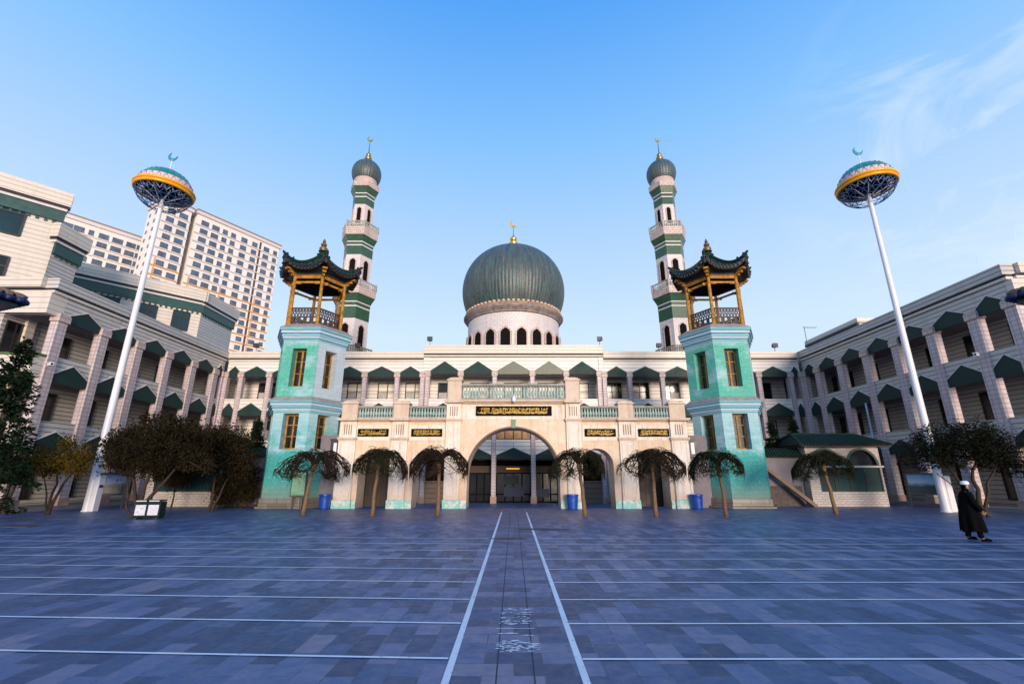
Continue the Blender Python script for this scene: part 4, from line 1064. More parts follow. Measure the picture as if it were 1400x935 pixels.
# ------------------------------------------------------------------ kiosks, side walls
def kiosk(x, y, label):
    t = thing('kiosk', label, 'kiosk', (x, y, 0), 0, 'small tiled kiosks beside the towers')
    wm = tile('kiosk_brick_tile', (.50, .44, .40), (.24, .19, .17), .36, .15, .012, .08, .25)
    q = MB(); D = 3.2
    for x0, x1, c in ((-2.4, .02, -1.17), (.02, 2.42, 1.22)):
        p = [(x0, 2.52), (c - 1.04, 2.52)] + [(c + 1.04 * cos(pi - pi * i / 20), 2.54 + 1.1 * sin(pi - pi * i / 20)) for i in range(21)] + [(c + 1.04, 2.52), (x1, 2.52), (x1, 3.86), (x0, 3.86)]
        q.xz(p, 0, .3)
    q.box(-2.4, -1.75, 0, .3, 0, 2.4); q.box(2.3, 2.42, 0, .3, 0, 2.4); q.box(-1.75, 2.3, 0, .3, 0, .92)
    q.box(-2.4, -2.1, .3, D, 0, 3.86); q.box(2.12, 2.42, .3, D, 0, 3.86); q.box(-2.4, 2.42, D, D + .3, 0, 3.86)
    obj('wall', q, wm, t)
    q = MB(); q.box(-1.8, 2.5, -.12, .34, 2.4, 2.52); obj('sill_band', q, 'cornice', t)
    for c in (-1.17, 1.22):
        q = MB(); n_ = 20
        for i in range(n_):
            a0, a1 = pi - pi * i / n_, pi - pi * (i + 1) / n_
            q.xz([(c + 1.06 * cos(a0), 2.54 + 1.12 * sin(a0)), (c + .92 * cos(a0), 2.54 + .98 * sin(a0)), (c + .92 * cos(a1), 2.54 + .98 * sin(a1)), (c + 1.06 * cos(a1), 2.54 + 1.12 * sin(a1))][::-1], -.04, .12)
        w = obj('arched_window', q, plain('dark_green_frame', (.02, .06, .045), .5), t); q = MB(); q.box(c - 1.0, c + 1.0, .16, .2, 2.53, 3.66); obj('pane', q, 'glass', w)
    for i in range(4):
        a = -1.73 + 1.0 * i; q = MB(); q.box(a + .06, a + .98, .1, .16, .94, 2.38)
        for k in range(12): z = .97 + .117 * k; q.box(a + .06, a + .98, .08, .1, z, z + .07)
        obj('shutter', q, plain('teal_shutter', (.008, .045, .048), .5, .2, spec=.25), t)
    q = MB()
    for i in range(5): a = -1.73 + 1.0 * i; q.box(a - .02, a + .06, .05, .2, .93, 2.39)
    obj('shutter_frame', q, 'frame', t)
    e0, e1, r0, r1 = (-2.95, -.6), (2.95, D + .9), (-2.35, 1.3), (2.0, 1.3)
    q = MB(); v = [(e0[0], e0[1], 3.84), (e1[0], e0[1], 3.84), (e1[0], e1[1], 3.84), (e0[0], e1[1], 3.84), (r0[0], r0[1], 4.62), (r1[0], r1[1], 4.62)]
    q.add(v, [(0, 1, 5, 4), (1, 2, 5), (2, 3, 4, 5), (3, 0, 4), (3, 2, 1, 0)]); ro = obj('roof', q, 'tile_green', t)
    q = MB(); n_ = 30
    for i in range(n_):
        f = (i + .5) / n_; a = Vector((e0[0] + (e1[0] - e0[0]) * f, e0[1], 3.87)); b = Vector((min(max(a.x, r0[0]), r1[0]), r0[1], 4.65)) 
        if a.x < r0[0]: k = (a.x - e0[0]) / (r0[0] - e0[0]); b = Vector((a.x, e0[1] + (r0[1] - e0[1]) * k, 3.87 + .78 * k))
        if a.x > r1[0]: k = (e1[0] - a.x) / (e1[0] - r1[0]); b = Vector((a.x, e0[1] + (r0[1] - e0[1]) * k, 3.87 + .78 * k))
        q.tube([a, b], .06, 5); q.ball(a + Vector((0, -.02, -.03)), .075, 6, 5)
    q.tube([v[4], v[5]], .11, 6)
    for a, b in ((0, 4), (1, 5), (2, 5), (3, 4)): q.tube([v[a], v[b]], .09, 6)
    obj('tile_ribs', q, 'tile_green', ro, 50)
    q = MB(); q.box(e0[0] + .1, e1[0] - .1, e0[1] + .1, e1[1] - .1, 3.72, 3.83); obj('eave_board', q, 'wood_dark', t)
    return t
kiosk(21.55, 31, 'white tiled kiosk with arched windows and teal shutters, right of the right teal tower')
kiosk(-21.4, 31, 'small tiled kiosk with teal shutters half hidden behind the dark trees on the left')
for s_, side in ((1, 'right'), (-1, 'left')):
    t = thing('courtyard_wall', 'low lilac wall with green tiled coping joining the %s teal tower to its kiosk' % side, 'wall', (s_ * 17.9, 31.6, 0), 0, 'low walls beside the teal towers')
    q = MB(); q.box(-1.7, 1.25, 0, .35, 0, 3.1); obj('wall', q, 'lilac_wall', t)
    q = MB(); q.box(-1.75, 1.0, -.06, 0, 0, 1.25); obj('rubble_base', q, 'rubble', t)
    q = MB(); q.xz([(-1.75, 0), (1.3, 0), (1.3, .1), (-1.75, .1)], 0, .1); q.v = []; q.f = []
    prof = [(-.35, 3.08), (.17, 3.62), (.7, 3.08)]
    q.add([(-1.75, a, b) for a, b in prof] + [(1.3, a, b) for a, b in prof], [(0, 1, 2), (3, 5, 4), (0, 3, 4, 1), (1, 4, 5, 2), (0, 2, 5, 3)])
    for i in range(15): x = -1.65 + .2 * i; q.tube([(x, -.36, 3.12), (x, .17, 3.66)], .06, 5)
    obj('coping', q, 'tile_green', t)
    t = thing('leaning_beam', 'long weathered timber beam leaning on the low wall beside the %s teal tower' % side, 'beam', (s_ * 18.6, 30.9, 0), 0, 'timber props beside the towers')
    q = MB(); q.bar((.55 * s_, -.1, .02), (-2.15 * s_, .35, 2.45), .34, .22); q.bar((.3 * s_, .0, .28), (-.1 * s_, .25, .62), .36, .06); obj('timber', q, 'timber', t, bevel=.02)

# ------------------------------------------------------------------ vegetation
def weeping(seed, R=1.6, H=3.42, lean=0.0):
    r = random.Random(seed); tw = MB(); tr = MB()
    hx, hy = lean, r.uniform(-.05, .05); top = 2.5
    pts = [(0, 0, 0)] + [(hx * (k / 6) ** 1.3 + r.uniform(-.02, .02), hy * k / 6, top * k / 6) for k in range(1, 7)]
    tr.tube(pts, [.115, .1, .09, .085, .08, .085, .12], 8)
    c = Vector(pts[-1])
    lob = [r.uniform(.72, 1.14) for _ in range(9)]; drop = [r.uniform(1.0, 1.5) for _ in range(9)]
    def rad_at(a): f = (a % (2 * pi)) / (2 * pi) * 9; i = int(f) % 9; return R * (lob[i] * (1 - f % 1) + lob[(i + 1) % 9] * (f % 1))
    def shell(d, a): t_ = min(1.15, d / rad_at(a)); f = (a % (2 * pi)) / (2 * pi) * 9; i = int(f) % 9; dr = drop[i] * (1 - f % 1) + drop[(i + 1) % 9] * (f % 1); return H - .10 - dr * t_ ** 2.2
    def walk(p, a, n, st, follow, rad, jag, depth):
        P = [Vector(p)]
        for k in range(n):
            a += r.uniform(-jag, jag); q = P[-1] + Vector((cos(a) * st, sin(a) * st, 0))
            d = Vector((q.x - c.x, q.y - c.y)); da = math.atan2(d.y, d.x); dl = d.length
            if dl > rad_at(da): q.x = c.x + cos(da) * rad_at(da); q.y = c.y + sin(da) * rad_at(da); dl = rad_at(da)
            zt = shell(dl, da) - follow
            q.z = P[-1].z + (zt - P[-1].z) * .5 + r.uniform(-.06, .06) if depth < 2 else P[-1].z - r.uniform(-.03, .07) - .05 * k * min(1, dl / R)
            P.append(q)
        m = len(P) - 1; tw.tube(P, [rad * (1 - .72 * k / m) for k in range(m + 1)], 4 if depth == 0 else 3); return P, a
    nb = 19
    for k in range(nb):
        P, a = walk(c + Vector((0, 0, r.uniform(-.25, .05))), 2 * pi * k / nb + r.uniform(-.3, .3), 8, R / 7.2, r.uniform(.0, .3), .045, .6, 0)
        for i in range(2, len(P)):
            for j in range(3 if i > 3 else 2):
                P2, a2 = walk(P[i], a + r.uniform(-1.7, 1.7), r.randint(3, 6), .16, r.uniform(-.08, .28), .021, 1.05, 1)
                for u in range(1, len(P2)):
                    if r.random() < .47: walk(P2[u], a2 + r.uniform(-2, 2), r.randint(2, 4), .10, 0, .011, 1.2, 2)
    return tr, tw
wv = []
for i, (sd, R, ln) in enumerate(((1, 1.72, .28), (2, 1.5, .12), (5, 1.62, -.05), (9, 1.55, -.2))):
    tr, tw = weeping(sd, R, 3.42, ln)
    for nm, b in (('trunk', tr), ('crown', tw)):
        me = bpy.data.meshes.new(nm); me.from_pydata(b.v, [], b.f); me.materials.append(M['bark' if nm == 'trunk' else ('twig', 'twig_green')[i % 2]]); me.update(); me.shade_smooth()
        wv.append(me)
WT = [(-10.55, 24.5, 0, 'weeping tree with a wide ragged crown in front of the left teal tower'),
      (-6.9, 23.9, 1, 'weeping tree in front of the leftmost arch of the gateway'),
      (-3.7, 23.9, 2, 'weeping tree just left of the big central arch'),
      (3.5, 23.9, 3, 'weeping tree just right of the big central arch, beside a blue bin'),
      (6.85, 23.5, 2, 'weeping tree in front of the rightmost arch of the gateway'),
      (10.35, 23.8, 1, 'weeping tree in front of the right teal tower'),
      (16.5, 25.0, 3, 'leaning weeping tree in front of the right kiosk')]
for i, (x, y, k, lb_) in enumerate(WT):
    t = thing('weeping_tree', lb_, 'tree', (x, y, 0), [0, .4, .2, 0, 2.4, 3.0, -.2][i], 'clipped weeping trees before the gateway'); t.scale = [(1.04, 1.04, 1.0), (.97, .97, 1.0), (1, 1, 1.02), (1.06, 1.06, 1.0), (1.02, 1.02, .99), (.95, .95, .98), (1.08, 1.08, .97)][i]
    for nm, me in (('trunk', wv[2 * k]), ('crown', wv[2 * k + 1])):
        o = bpy.data.objects.new(nm, me); col.objects.link(o); o.parent = t

def leafy(name, label, cat, loc, clumps, mat, trunks, nleaf, leaf, seed, group=None, gap=.0, branches=True, bark='bark_grey'):
    r = random.Random(seed); t = thing(name, label, cat, loc, 0, group)
    tr = MB()
    for (bx, by, pts, rad) in trunks:
        P = [Vector((bx, by, 0))] + [Vector(p) for p in pts]
        # wobble
        Q = [P[0]]
        for a, b in zip(P[:-1], P[1:]):
            mid = a.lerp(b, .5) + Vector((r.uniform(-.08, .08), r.uniform(-.08, .08), 0)); Q += [mid, b]
        tr.tube(Q, [rad * (1 - .6 * k / (len(Q) - 1)) for k in range(len(Q))], 7)
    if branches:
        ends = [Vector(p[2][-1]) for p in trunks]
        for (cx, cy, cz, rx, ry, rz) in clumps:
            for k in range(7):
                a = min(ends, key=lambda e_: (e_ - Vector((cx, cy, cz))).length)
                b = Vector((cx + rx * r.uniform(-.85, .85), cy + ry * r.uniform(-.85, .85), cz + rz * r.uniform(-.6, .9)))
                mid = a.lerp(b, .5) + Vector((r.uniform(-.2, .2), r.uniform(-.2, .2), r.uniform(-.1, .25)))
                tr.tube([a, mid, b], [.045, .028, .01], 4)
    obj('trunk', tr, bark, t, 60)
    lf = MB(); tot = sum(c[3] * c[4] * c[5] for c in clumps)
    # sub-clusters give uneven outline, gaps and light and dark clumps
    for (cx, cy, cz, rx, ry, rz) in clumps:
        n_ = int(1.35 * nleaf * rx * ry * rz / tot); ns = max(6, n_ // 45)
        subs = []
        for k in range(ns):
            v = Vector((r.gauss(0, 1), r.gauss(0, 1), r.gauss(0, 1))).normalized() * (r.random() ** .4)
            subs.append((Vector((cx + v.x * rx, cy + v.y * ry, cz + v.z * rz)), r.uniform(.10, .30) * min(rx, rz, ry) ** .5))
        for k in range(n_):
            c, s_ = r.choice(subs); p = c + Vector((r.gauss(0, s_), r.gauss(0, s_), r.gauss(0, s_ * .8)))
            a = Vector((r.gauss(0, 1), r.gauss(0, 1), r.gauss(0, 1))).normalized(); b = a.orthogonal().normalized(); L = leaf * .74 * r.uniform(.6, 1.4)
            lf.add([p - a * L, p + b * L * .45, p + a * L, p - b * L * .45], [(0, 1, 2, 3)])
    me = bpy.data.meshes.new('crown'); me.from_pydata(lf.v, [], lf.f); me.materials.append(M[mat]); me.update()
    o = bpy.data.objects.new('crown', me); col.objects.link(o); o.parent = t
    return t
leafy('small_tree', 'yellowing small tree with a forked trunk near the left wing', 'tree', (-23.4, 24.6, 0),
      [(0, 0, 2.7, 1.3, 1.1, .85), (-.9, .2, 2.4, .9, .8, .5), (.9, -.1, 2.6, .8, .8, .6), (.3, 0, 3.4, .7, .6, .5)], 'leaf_yellow',
      [(0, 0, [(.1, 0, .7), (.35, 0, 1.5), (.7, .1, 2.2)], .09), (-.15, .05, [(-.1, 0, .7), (-.05, .1, 1.5), (0, 0, 2.3)], .08), (-.05, 0, [(-.35, 0, 1.0), (-.8, .1, 1.8)], .05)], 4200, .075, 21)
leafy('small_tree', 'dark leafy small tree at the left frame edge beside the yellowing tree', 'tree', (-27.0, 25.6, 0),
      [(0, 0, 2.6, 1.3, 1.2, .9), (.5, -.2, 1.9, .9, .8, .5)], 'leaf_dark', [(0, 0, [(.1, 0, .8), (.2, 0, 2.0)], .16), (.3, 0, [(.4, 0, .9), (.5, .1, 1.9)], .1)], 4200, .085, 22)
leafy('broad_tree', 'big russet dark tree with several bare stems behind the green bin', 'tree', (-17.7, 22.9, 0),
      [(-.2, 0, 3.1, 1.8, 1.4, 1.1), (-1.5, .2, 3.2, 1.1, 1.0, .9), (1.3, .1, 3.4, 1.4, 1.2, 1.0), (.5, 0, 4.25, 1.4, 1.0, .55), (2.1, .3, 2.7, 1.0, .9, .8)], 'leaf_brown',
      [(0, 0, [(-.2, 0, .9), (-.55, .1, 1.8), (-.7, .1, 2.6)], .11), (.05, .05, [(.15, 0, .9), (.2, .1, 2.0), (.3, 0, 2.9)], .11), (.1, 0, [(.5, 0, .9), (1.1, .1, 1.8), (1.5, .1, 2.5)], .10), (-.1, .1, [(-.6, .1, .5), (-.75, .1, 1.5), (-1.3, .2, 2.5)], .06)], 15000, .085, 23)
leafy('broad_tree', 'rounded russet dark tree between the big bare stemmed tree and the left teal tower', 'tree', (-16.9, 27.0, 0),
      [(0, 0, 3.5, 1.8, 1.3, 1.2), (1.0, 0, 2.7, 1.2, 1.0, 1.1), (-1.0, 0, 3.9, 1.3, 1.0, .8), (-2.0, 0, 3.0, 1.1, 1.0, 1.0)], 'leaf_brown',
      [(0, 0, [(.1, 0, .9), (0, .1, 2.2)], .09), (.2, 0, [(.5, 0, .8), (.8, .1, 1.9)], .08)], 12000, .09, 24)
leafy('shrub', 'tall dark shrub crowding the left side of the left teal tower', 'shrub', (-16.75, 29.9, 0),
      [(0, 0, 1.5, .75, .7, 1.3), (-.5, 0, 2.4, .8, .6, .9), (-1.2, 0, 1.2, .8, .7, 1.0)], 'leaf_brown', [(0, 0, [(0, 0, .8), (0, 0, 1.8)], .06)], 9000, .085, 25)
leafy('shrub', 'dark shrub between the left kiosk and the big russet tree', 'shrub', (-20.6, 29.3, 0),
      [(0, 0, 2.2, 1.4, .9, 1.0), (-1.4, 0, 2.7, .9, .8, .9)], 'leaf_brown', [(0, 0, [(.05, 0, .7), (0, 0, 1.6)], .06), (-1.2, 0, [(-1.25, 0, .9), (-1.3, 0, 2.0)], .05)], 7000, .085, 26)
leafy('broad_tree', 'dark spreading tree with forked stems in front of the right wing, behind the walking man', 'tree', (22.4, 23.4, 0),
      [(-.2, 0, 3.3, 2.0, 1.5, 1.15), (-1.8, .2, 3.0, 1.2, 1.0, .9), (1.5, .1, 3.1, 1.4, 1.2, 1.0), (.5, 0, 4.0, 1.3, 1.0, .6), (2.6, .2, 2.7, 1.0, 1.0, .9)], 'leaf_dark',
      [(0, 0, [(.05, 0, .8), (.1, .1, 1.7), (.6, .1, 2.6)], .13), (-.15, 0, [(-.35, 0, .8), (-.6, .1, 1.6), (-1.0, .1, 2.4)], .11), (.3, 0, [(.4, 0, .7), (.75, .1, 1.5), (1.5, .1, 2.4)], .1), (-.1, .1, [(-.8, .1, 1.1), (-1.5, .2, 2.0)], .05)], 15000, .085, 27)

def conifer(label, loc, h, r0, seed, rough=1.0, name='conifer'):
    r = random.Random(seed); t = thing(name, label, 'tree', loc, 0, 'dark conifers')
    q = MB(); q.tube([(0, 0, 0), (0, 0, h * .5), (0, 0, h * .97)], [.07 * h / 3, .05 * h / 3, .01], 7); obj('trunk', q, 'bark_grey', t, 60)
    q = MB(); n_ = int(30 * h)
    for k in range(n_):
        f = r.random() ** .8; z = h * (.1 + .88 * f); R = r0 * (1 - f) ** .85 * r.uniform(.65, 1.1) + .03; a = r.uniform(0, 2 * pi)
        dirn = Vector((cos(a), sin(a), -.25 + .5 * f)); base = Vector((0, 0, z))
        for j in range(int(10 + 22 * R / r0 * rough)):
            s_ = r.random() ** .6 * R; p = base + dirn * s_ + Vector((r.gauss(0, .07), r.gauss(0, .07), r.gauss(0, .06) - .12 * s_))
            d = (dirn + Vector((r.gauss(0, .6), r.gauss(0, .6), r.gauss(0, .5)))).normalized(); b = d.orthogonal().normalized(); L = r.uniform(.10, .22) * (1.2 if h > 8 else 1)
            q.add([p, p + d * L * .5 + b * L * .2, p + d * L, p + d * L * .5 - b * L * .2], [(0, 1, 2, 3)])
    me = bpy.data.meshes.new('crown'); me.from_pydata(q.v, [], q.f); me.materials.append(M['needle']); me.update(); o = bpy.data.objects.new('crown', me); col.objects.link(o); o.parent = t
conifer('tall dark conifer cut by the left frame edge in front of the wing', (-23.6, 21.4, 0), 8.3, 1.9, 31, 2.6)
conifer('cone shaped dark evergreen behind the wall left of the left teal tower', (-18.3, 33.4, 0), 5.9, 1.3, 32, 4.5)
conifer('cone shaped dark evergreen behind the wall right of the right teal tower', (18.5, 33.4, 0), 5.7, 1.05, 33, 4.5)
conifer('rounded dark evergreen peeking over the roof of the right kiosk', (22.0, 36.6, 0), 6.3, 1.3, 34, 4.5)

# ------------------------------------------------------------------ pavilion eaves at both frame edges
def eave_pav(x, y, rz, label, ztop):
    t = thing('tiled_pavilion', label, 'pavilion', (x, y, 0), rz, 'tiled pavilions at the frame edges'); hx, hy, hr = 2.3, 1.7, .62
    q = MB(); q.box(-hx + .1, hx - .1, -hy + .1, hy - .1, ztop - .34, ztop - .14); obj('eave_board', q, 'tile_end', t)
    q = MB(); v = [(-hx, -hy, ztop - .14), (hx, -hy, ztop - .14), (hx, hy, ztop - .14), (-hx, hy, ztop - .14), (-.8, 0, ztop + hr - .1), (.8, 0, ztop + hr - .1)]
    q.add(v, [(0, 1, 5, 4), (1, 2, 5), (2, 3, 4, 5), (3, 0, 4), (3, 2, 1, 0)]); ro = obj('roof', q, plain('brown_grey_tile', (.13, .09, .075), .7, .4, 5), t)
    q = MB(); e_ = MB()
    for i in range(24):
        X_ = -hx + .05 + (2 * hx - .1) * (i + .5) / 24; k = min(1, (hx - abs(X_)) / 1.5)
        for s_ in (-1, 1): q.tube([(X_, s_ * (hy + .02), ztop - .1), (X_, s_ * hy * (1 - k), ztop - .1 + hr * k)], .062, 6); e_.ball((X_, s_ * (hy + .04), ztop - .2), .07, 8, 6)
        Y_ = -hy + .05 + (2 * hy - .1) * (i + .5) / 24
        for s_ in (-1, 1): k = min(1, (hy - abs(Y_)) / hy); q.tube([(s_ * (hx + .02), Y_, ztop - .1), (s_ * (hx - 1.5 * k), Y_, ztop - .1 + hr * k)], .062, 6); e_.ball((s_ * (hx + .04), Y_, ztop - .2), .065, 8, 6)
    e_.tube([(-hx, -hy, ztop - .2), (hx, -hy, ztop - .2), (hx, hy, ztop - .2), (-hx, hy, ztop - .2), (-hx, -hy, ztop - .2)], .05, 5)
    obj('tile_ribs', q, plain('brown_grey_tile_rib', (.20, .13, .10), .7, .45, 5), ro, 50); obj('eave_tiles', e_, plain('blue_eave_tile', (.008, .02, .075), .5, .4, 6), ro, 50)
    q = MB(); q.lathe([(.14, 0), (.14, .2), (.11, .25), (.1, ztop - .34)], 12); p0 = obj('post', q, 'wood_dark', t, 40, loc=(-.7, -.5, 0))
    for a, b in ((.7, -.5), (.7, .5), (-.7, .5)): cp(p0, t, (a, b, 0))
eave_pav(-11.2 - 2.44, 10.0 - 1.63, radians(70), 'brown tiled pavilion eave poking in at the left frame edge', 5.95)
eave_pav(11.4 + 2.44, 10.0 - 1.63, radians(-70), 'brown tiled pavilion eave poking in at the right frame edge', 6.05)

# ------------------------------------------------------------------ bins, boards, roof lamps
def blue_bin(x, y, label, rz=0):
    t = thing('blue_bin', label, 'bin', (x, y, 0), rz, 'blue plastic bins along the gateway')
    q = MB(); q.lathe([(.24, 0), (.28, .03), (.31, .3), (.33, .55), (.34, .74), (.345, .75)], 24); obj('barrel', q, 'bin_blue', t, 40)
    q = MB(); q.lathe([(.345, .75), (.365, .76), (.365, .83), (.34, .84), (.31, .835), (.30, .70), (.05, .69)], 24); obj('rim', q, 'bin_blue', t, 40)
    q = MB(); 
    for s_ in (-1, 1): q.tube([(s_ * .34, -.07, .66), (s_ * .41, -.07, .64), (s_ * .41, .07, .64), (s_ * .34, .07, .66)], .018, 6)
    obj('handle', q, 'bin_blue', t)
blue_bin(-11.15, 28.7, 'blue bin between the left teal tower and the gateway'); blue_bin(3.48, 28.6, 'blue bin before the pier right of the central arch', .7); blue_bin(10.85, 28.7, 'blue bin between the right teal tower and the gateway', 1.9)
RS = .86
t = thing('recycling_bin', 'dark green double litter bin with two white posters under the russet tree', 'bin', (-16.75, 22.5, 0), radians(8)); t.scale = (RS, RS, RS)
q = MB(); q.box(-.62, .62, -.3, .3, .08, .86); obj('body', q, 'bin_green', t, bevel=.03)
for s_ in (-1, 1):
    q = MB(); q.xz([(s_ * .31 - .28, .885), (s_ * .31 + .28, .885), (s_ * .31 + .28, .95), (s_ * .31 - .28, .95)], -.34, .32); l_ = obj('lid', q, 'bin_green', t, bevel=.02)
    q = MB(); q.box(s_ * .31 - .25, s_ * .31 + .25, -.365, -.338, .89, .94); obj('lid_edge', q, 'pole_white', l_)
    q = MB(); q.box(s_ * .31 - .25, s_ * .31 + .25, -.325, -.305, .2, .72); obj('poster', q, 'poster', t)
    q = MB(); q.box(s_ * .5 - .06, s_ * .5 + .06, -.28, .28, 0, .08); obj('foot', q, 'dark_steel', t)
def board(x, y, rz, w, label):
    t = thing('display_board', label, 'display board', (x, y, 0), rz, 'landscape display boards under the wings')
    q = MB()
    for a in (-w / 2, w / 2): q.box(a - .05, a + .05, -.05, .05, 0, 1.95)
    q.box(-w / 2, w / 2, -.06, .06, 1.95, 2.05); q.box(-w / 2, w / 2, -.06, .06, .75, .85); obj('frame', q, 'dark_steel', t)
    q = MB(); q.box(-w / 2 + .05, w / 2 - .05, -.03, .02, .85, 1.95); obj('picture', q, 'board', t)
board(25.6, 29.9, radians(-40), 1.7, 'blue landscape picture board on the ground floor of the right wing beside the lamp mast')
board(-24.9, 29.6, radians(25), 1.7, 'blue landscape picture board on the left beside the left lamp mast')
RL = [(-20.9, 42.4, 13.1, 'second from the left, beside the left teal tower'), (-14.9, 42.4, 13.1, 'beside the left minaret'), (-8.0, 42.3, 13.72, 'at the left end of the raised centre'), (8.25, 42.3, 13.72, 'at the right end of the raised centre'), (13.9, 42.4, 13.1, 'beside the right minaret'), (25.0, 42.4, 13.1, 'right of the right teal tower')]
RL[0] = (-24.6, 42.4, 13.1, 'left of the left teal tower')
f0 = None
for x, y, z, w_ in RL:
    lab = 'small black floodlight on the hall parapet, ' + w_
    if f0 is None:
        f0 = thing('roof_floodlight', lab, 'floodlight', (x, y, z), 0, 'floodlights along the hall parapet')
        q = MB(); q.tube([(0, 0, 0), (0, 0, .55)], .025, 6); q.tube([(-.2, 0, .55), (.2, 0, .55)], .02, 6); obj('stand', q, 'dark_steel', f0)
        q = MB(); q.box(-.2, .2, -.18, .12, .58, .9); q.box(-.26, .26, -.22, -.17, .54, .96); obj('lamp_head', q, 'dark_steel', f0, bevel=.02)
    else:
        c = copy_tree(f0); c.location = (x, y, z); c['label'] = lab
for x, y, z, lb_ in ((-26.6, 25.4, 9.0, 0), ):
    pass

def camera_box(x, y, z, rz, label):
    t = thing('security_camera', label, 'camera', (x, y, z), rz, 'security cameras on the wings')
    q = MB(); q.tube([(0, .25, .05), (0, 0, .05), (0, -.12, 0)], .025, 6); obj('bracket', q, 'dark_steel', t)
    q = MB(); q.box(-.09, .09, -.5, -.05, -.12, .06); q.box(-.11, .11, -.54, -.03, .06, .085); obj('housing', q, 'pole_white', t, bevel=.015)
    q = MB(); q.tube([(0, -.48, -.03), (0, -.51, -.03)], .06, 10); obj('lens', q, 'dark_room', t)
camera_box(26.55, 25.4, 8.5, radians(-60), 'small security camera on the nearest column of the right wing')
camera_box(-26.6, 25.6, 8.0, radians(60), 'small security camera on the nearest column of the left wing')
q = MB(); q.tube([(26.82, 34.9, 3.4), (26.82, 34.9, 7.2)], .07, 8)
tag(obj('drainpipe', q, plain('pale_blue_pipe', (.30, .48, .66), .4)), 'pale blue drainpipe on a column of the right wing above the kiosk roof', 'pipe')
t = thing('roof_antenna', 'thin metal antenna on the roof corner where the right wing meets the hall', 'antenna', (27.4, 41.2, 13.1))
q = MB(); q.tube([(0, 0, 0), (0, 0, 2.3)], .025, 6); obj('pole', q, 'dark_steel', t)
q = MB(); q.tube([(-.1, 0, 2.2), (1.2, .1, 2.2)], .015, 5)
for k in range(4): q.tube([(.15 + .3 * k, -.25, 2.2), (.15 + .3 * k, .3, 2.2)], .012, 5)
obj('elements', q, 'dark_steel', t)
t = thing('drain_cover', 'dark iron drain cover set in the paving in front of the yellowing tree', 'drain cover', (-19.3, 19.3, .0))
q = MB(); q.box(-.75, .75, -.45, .45, 0, .012); obj('frame', q, 'rubble', t)
q = MB()
for k in range(9): q.box(-.66, .66, -.39 + .09 * k, -.35 + .09 * k, .012, .022)
obj('grating', q, 'dark_steel', t)
rr = random.Random(8)
for i, (x, y, w_, d_) in enumerate(((-.15, 15.6, .9, .28), (1.0, 18.2, 1.2, .35))):
    g = MB(); g.add([(x + w_ * cos(2 * pi * k / 18) * rr.uniform(.55, 1), y + d_ * sin(2 * pi * k / 18) * rr.uniform(.55, 1), .0095 + .0006 * i) for k in range(18)], [tuple(range(18))])
    tag(obj('paving_stain', g, plain('red_brown_stain', (.085, .050, .060), .7, .5, 6)), kind='structure')

# ------------------------------------------------------------------ the walking man
P = thing('person', 'man in a long black coat and white cap walking across the right of the plaza', 'person', (14.1, 15.1, 0), radians(-28))
def skin_body(verts, edges, radii, name, mat, parent):
    me = bpy.data.meshes.new(name); me.from_pydata(verts, edges, []); o = bpy.data.objects.new(name, me); col.objects.link(o)
    md = o.modifiers.new('skin', 'SKIN'); sv = me.skin_vertices[0].data
    for i, r_ in enumerate(radii): sv[i].radius = (r_, r_) if not isinstance(r_, tuple) else r_
    sv[0].use_root = True
    md2 = o.modifiers.new('sub', 'SUBSURF'); md2.levels = 2; md2.render_levels = 2
    dg = bpy.context.evaluated_depsgraph_get(); ev = o.evaluated_get(dg); me2 = bpy.data.meshes.new_from_object(ev); me2.name = name
    o.modifiers.clear(); o.data = me2; me2.materials.clear(); me2.materials.append(M[mat]); me2.shade_smooth(); o.parent = parent
    return o
# body frame: walks towards +x, so hips are across y
V = [(0, 0, .92), (0, 0, 1.1), (.01, 0, 1.3), (.03, 0, 1.42), (.05, 0, 1.50), (.06, 0, 1.58), (.065, 0, 1.66),
     (.02, .17, 1.38), (-.06, .25, 1.12), (.02, .26, .88), (.05, .26, .80),
     (.02, -.17, 1.38), (.07, -.26, 1.12), (.2, -.26, .92), (.24, -.25, .85),
     (.0, .09, .86), (-.06, .10, .48), (-.17, .10, .12), (-.08, .10, .05),
     (.0, -.09, .86), (.08, -.10, .48), (.09, -.10, .09), (.2, -.10, .05)]
E_ = [(0, 1), (1, 2), (2, 3), (3, 4), (4, 5), (5, 6), (3, 7), (7, 8), (8, 9), (9, 10), (3, 11), (11, 12), (12, 13), (13, 14), (0, 15), (15, 16), (16, 17), (17, 18), (0, 19), (19, 20), (20, 21), (21, 22)]
Rr = [(.13, .15), (.12, .14), (.13, .16), (.08, .10), .055, .085, .075, .065, .05, .035, .03, .065, .05, .035, .03, .085, .06, .042, .035, .085, .06, .042, .035]
skin_body(V, E_, Rr, 'body', 'skin', P)
# five-finger hands
for (hx, hy, hz, s_) in ((.06, .26, .79, 1), (.255, -.25, .835, -1)):
    q = MB()
    for k in range(4):
        yy = hy; xx = hx - .03 + .02 * k; L = (.062, .074, .078, .066)[k]
        q.tube([(xx, yy, hz), (xx + .004, yy - s_ * .008, hz - L * .55), (xx + .002, yy - s_ * .022, hz - L)], [.0095, .009, .007], 6)
    q.tube([(hx + .035, hy, hz + .015), (hx + .058, hy - s_ * .006, hz - .015), (hx + .06, hy - s_ * .016, hz - .045)], [.0105, .0095, .008], 6)
    obj('hand', q, 'skin', P, 60)
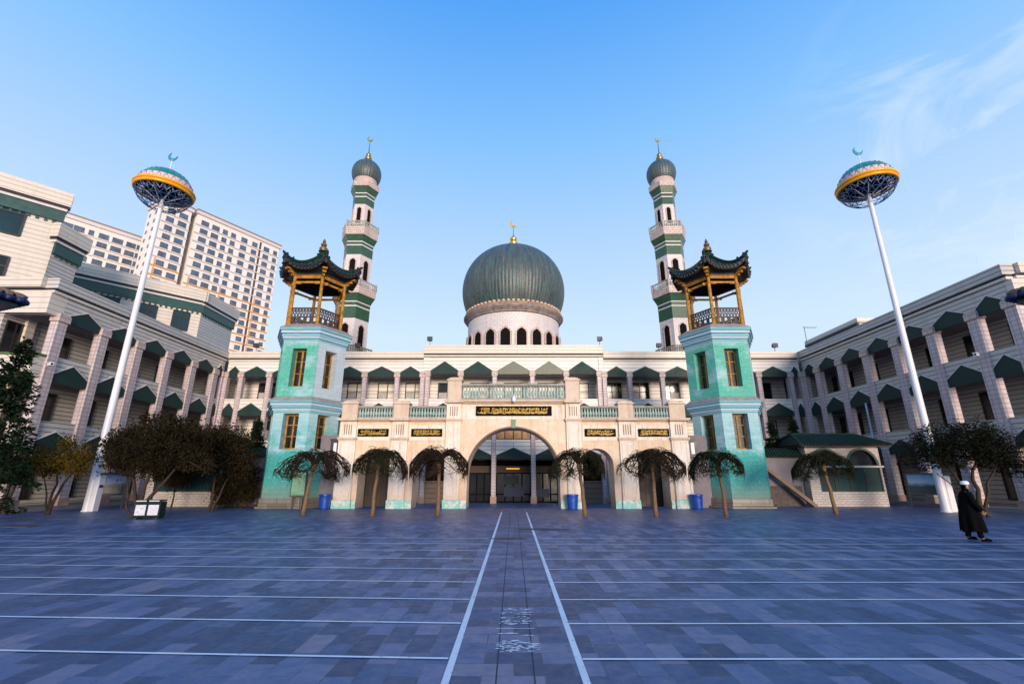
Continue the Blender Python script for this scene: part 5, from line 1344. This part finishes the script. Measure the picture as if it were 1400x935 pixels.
# face: nose, ears, eyes
q = MB(); q.tube([(.145, 0, 1.615), (.168, 0, 1.585), (.15, 0, 1.57)], [.009, .015, .011], 6)
for s_ in (-1, 1): q.ball((.055, s_ * .083, 1.595), .026, 8, 6, 1.3)
obj('face', q, 'skin', P, 60)
q = MB()
for s_ in (-1, 1): q.ball((.137, s_ * .032, 1.615), .011, 8, 6)
q.tube([(.147, -.022, 1.54), (.152, 0, 1.543), (.147, .022, 1.54)], .006, 5); obj('eyes_and_mouth', q, 'dark_room', P)
q = MB(); R_ = []
for z, rx, ry, ox in ((1.50, .062, .070, .025), (1.56, .082, .088, .03), (1.62, .094, .094, .045), (1.66, .09, .09, .055)): R_.append([(ox + rx * cos(2 * pi * i / 20) * (1 if cos(2 * pi * i / 20) < .2 else .45), ry * sin(2 * pi * i / 20), z) for i in range(20)])
q.rings(R_, True, True); obj('hair', q, 'black_cloth', P, 60)
q = MB(); R_ = [[(.055 + r_ * cos(2 * pi * i / 24), r_ * .97 * sin(2 * pi * i / 24), z) for i in range(24)] for z, r_ in ((1.635, .104), (1.67, .106), (1.71, .098), (1.735, .075), (1.747, .03))]
q.rings(R_, True, True); obj('cap', q, 'white_cloth', P, 60)
# long coat with folds, sleeves
q = MB(); R_ = []
for z, rx, ry, ox in ((.26, .285, .27, -.01), (.45, .275, .265, -.01), (.7, .255, .25, -.01), (.95, .225, .24, -.01), (1.12, .205, .235, 0), (1.28, .185, .23, .005), (1.38, .15, .205, .015), (1.44, .11, .14, .025), (1.50, .075, .08, .035), (1.525, .072, .076, .04)):
    fold = max(0, (1.1 - z)) * .055
    R_.append([((ox + (rx + fold * sin(7 * 2 * pi * i / 40 + 1.3)) * cos(2 * pi * i / 40)), (ry + fold * sin(7 * 2 * pi * i / 40 + 1.3)) * sin(2 * pi * i / 40), z + (.02 * sin(2 * pi * i / 40 * 3) if z < .4 else 0)) for i in range(40)])
q.rings(R_, True, True)
for pts in ([(.015, .16, 1.385), (-.02, .24, 1.27), (-.065, .265, 1.1), (.0, .275, .93), (.03, .27, .84)], [(.015, -.16, 1.385), (.04, -.24, 1.27), (.075, -.27, 1.1), (.16, -.27, .98), (.215, -.262, .88)]):
    q.tube(pts, [.085, .085, .08, .07, .068], 12)
obj('coat', q, 'black_cloth', P, 60)
q = MB()
for cx, cy, cz in ((-.10, .10, .02), (.16, -.10, .0)):
    q.rings([[(cx + .02 + (.14 if cos(2 * pi * i / 16) > 0 else .11) * k * cos(2 * pi * i / 16), cy + .052 * k * sin(2 * pi * i / 16), cz + z) for i in range(16)] for z, k in ((.0, .95), (.03, 1.0), (.06, .9), (.09, .6))], True, True)
obj('shoes', q, 'black_cloth', P, 60)
q = MB()
for pts in ([(-.05, .10, .5), (-.13, .10, .22), (-.155, .10, .1)], [(.07, -.10, .5), (.085, -.10, .22), (.095, -.10, .09)]): q.tube(pts, [.085, .07, .065], 10)
obj('trousers', q, 'black_cloth', P, 60)
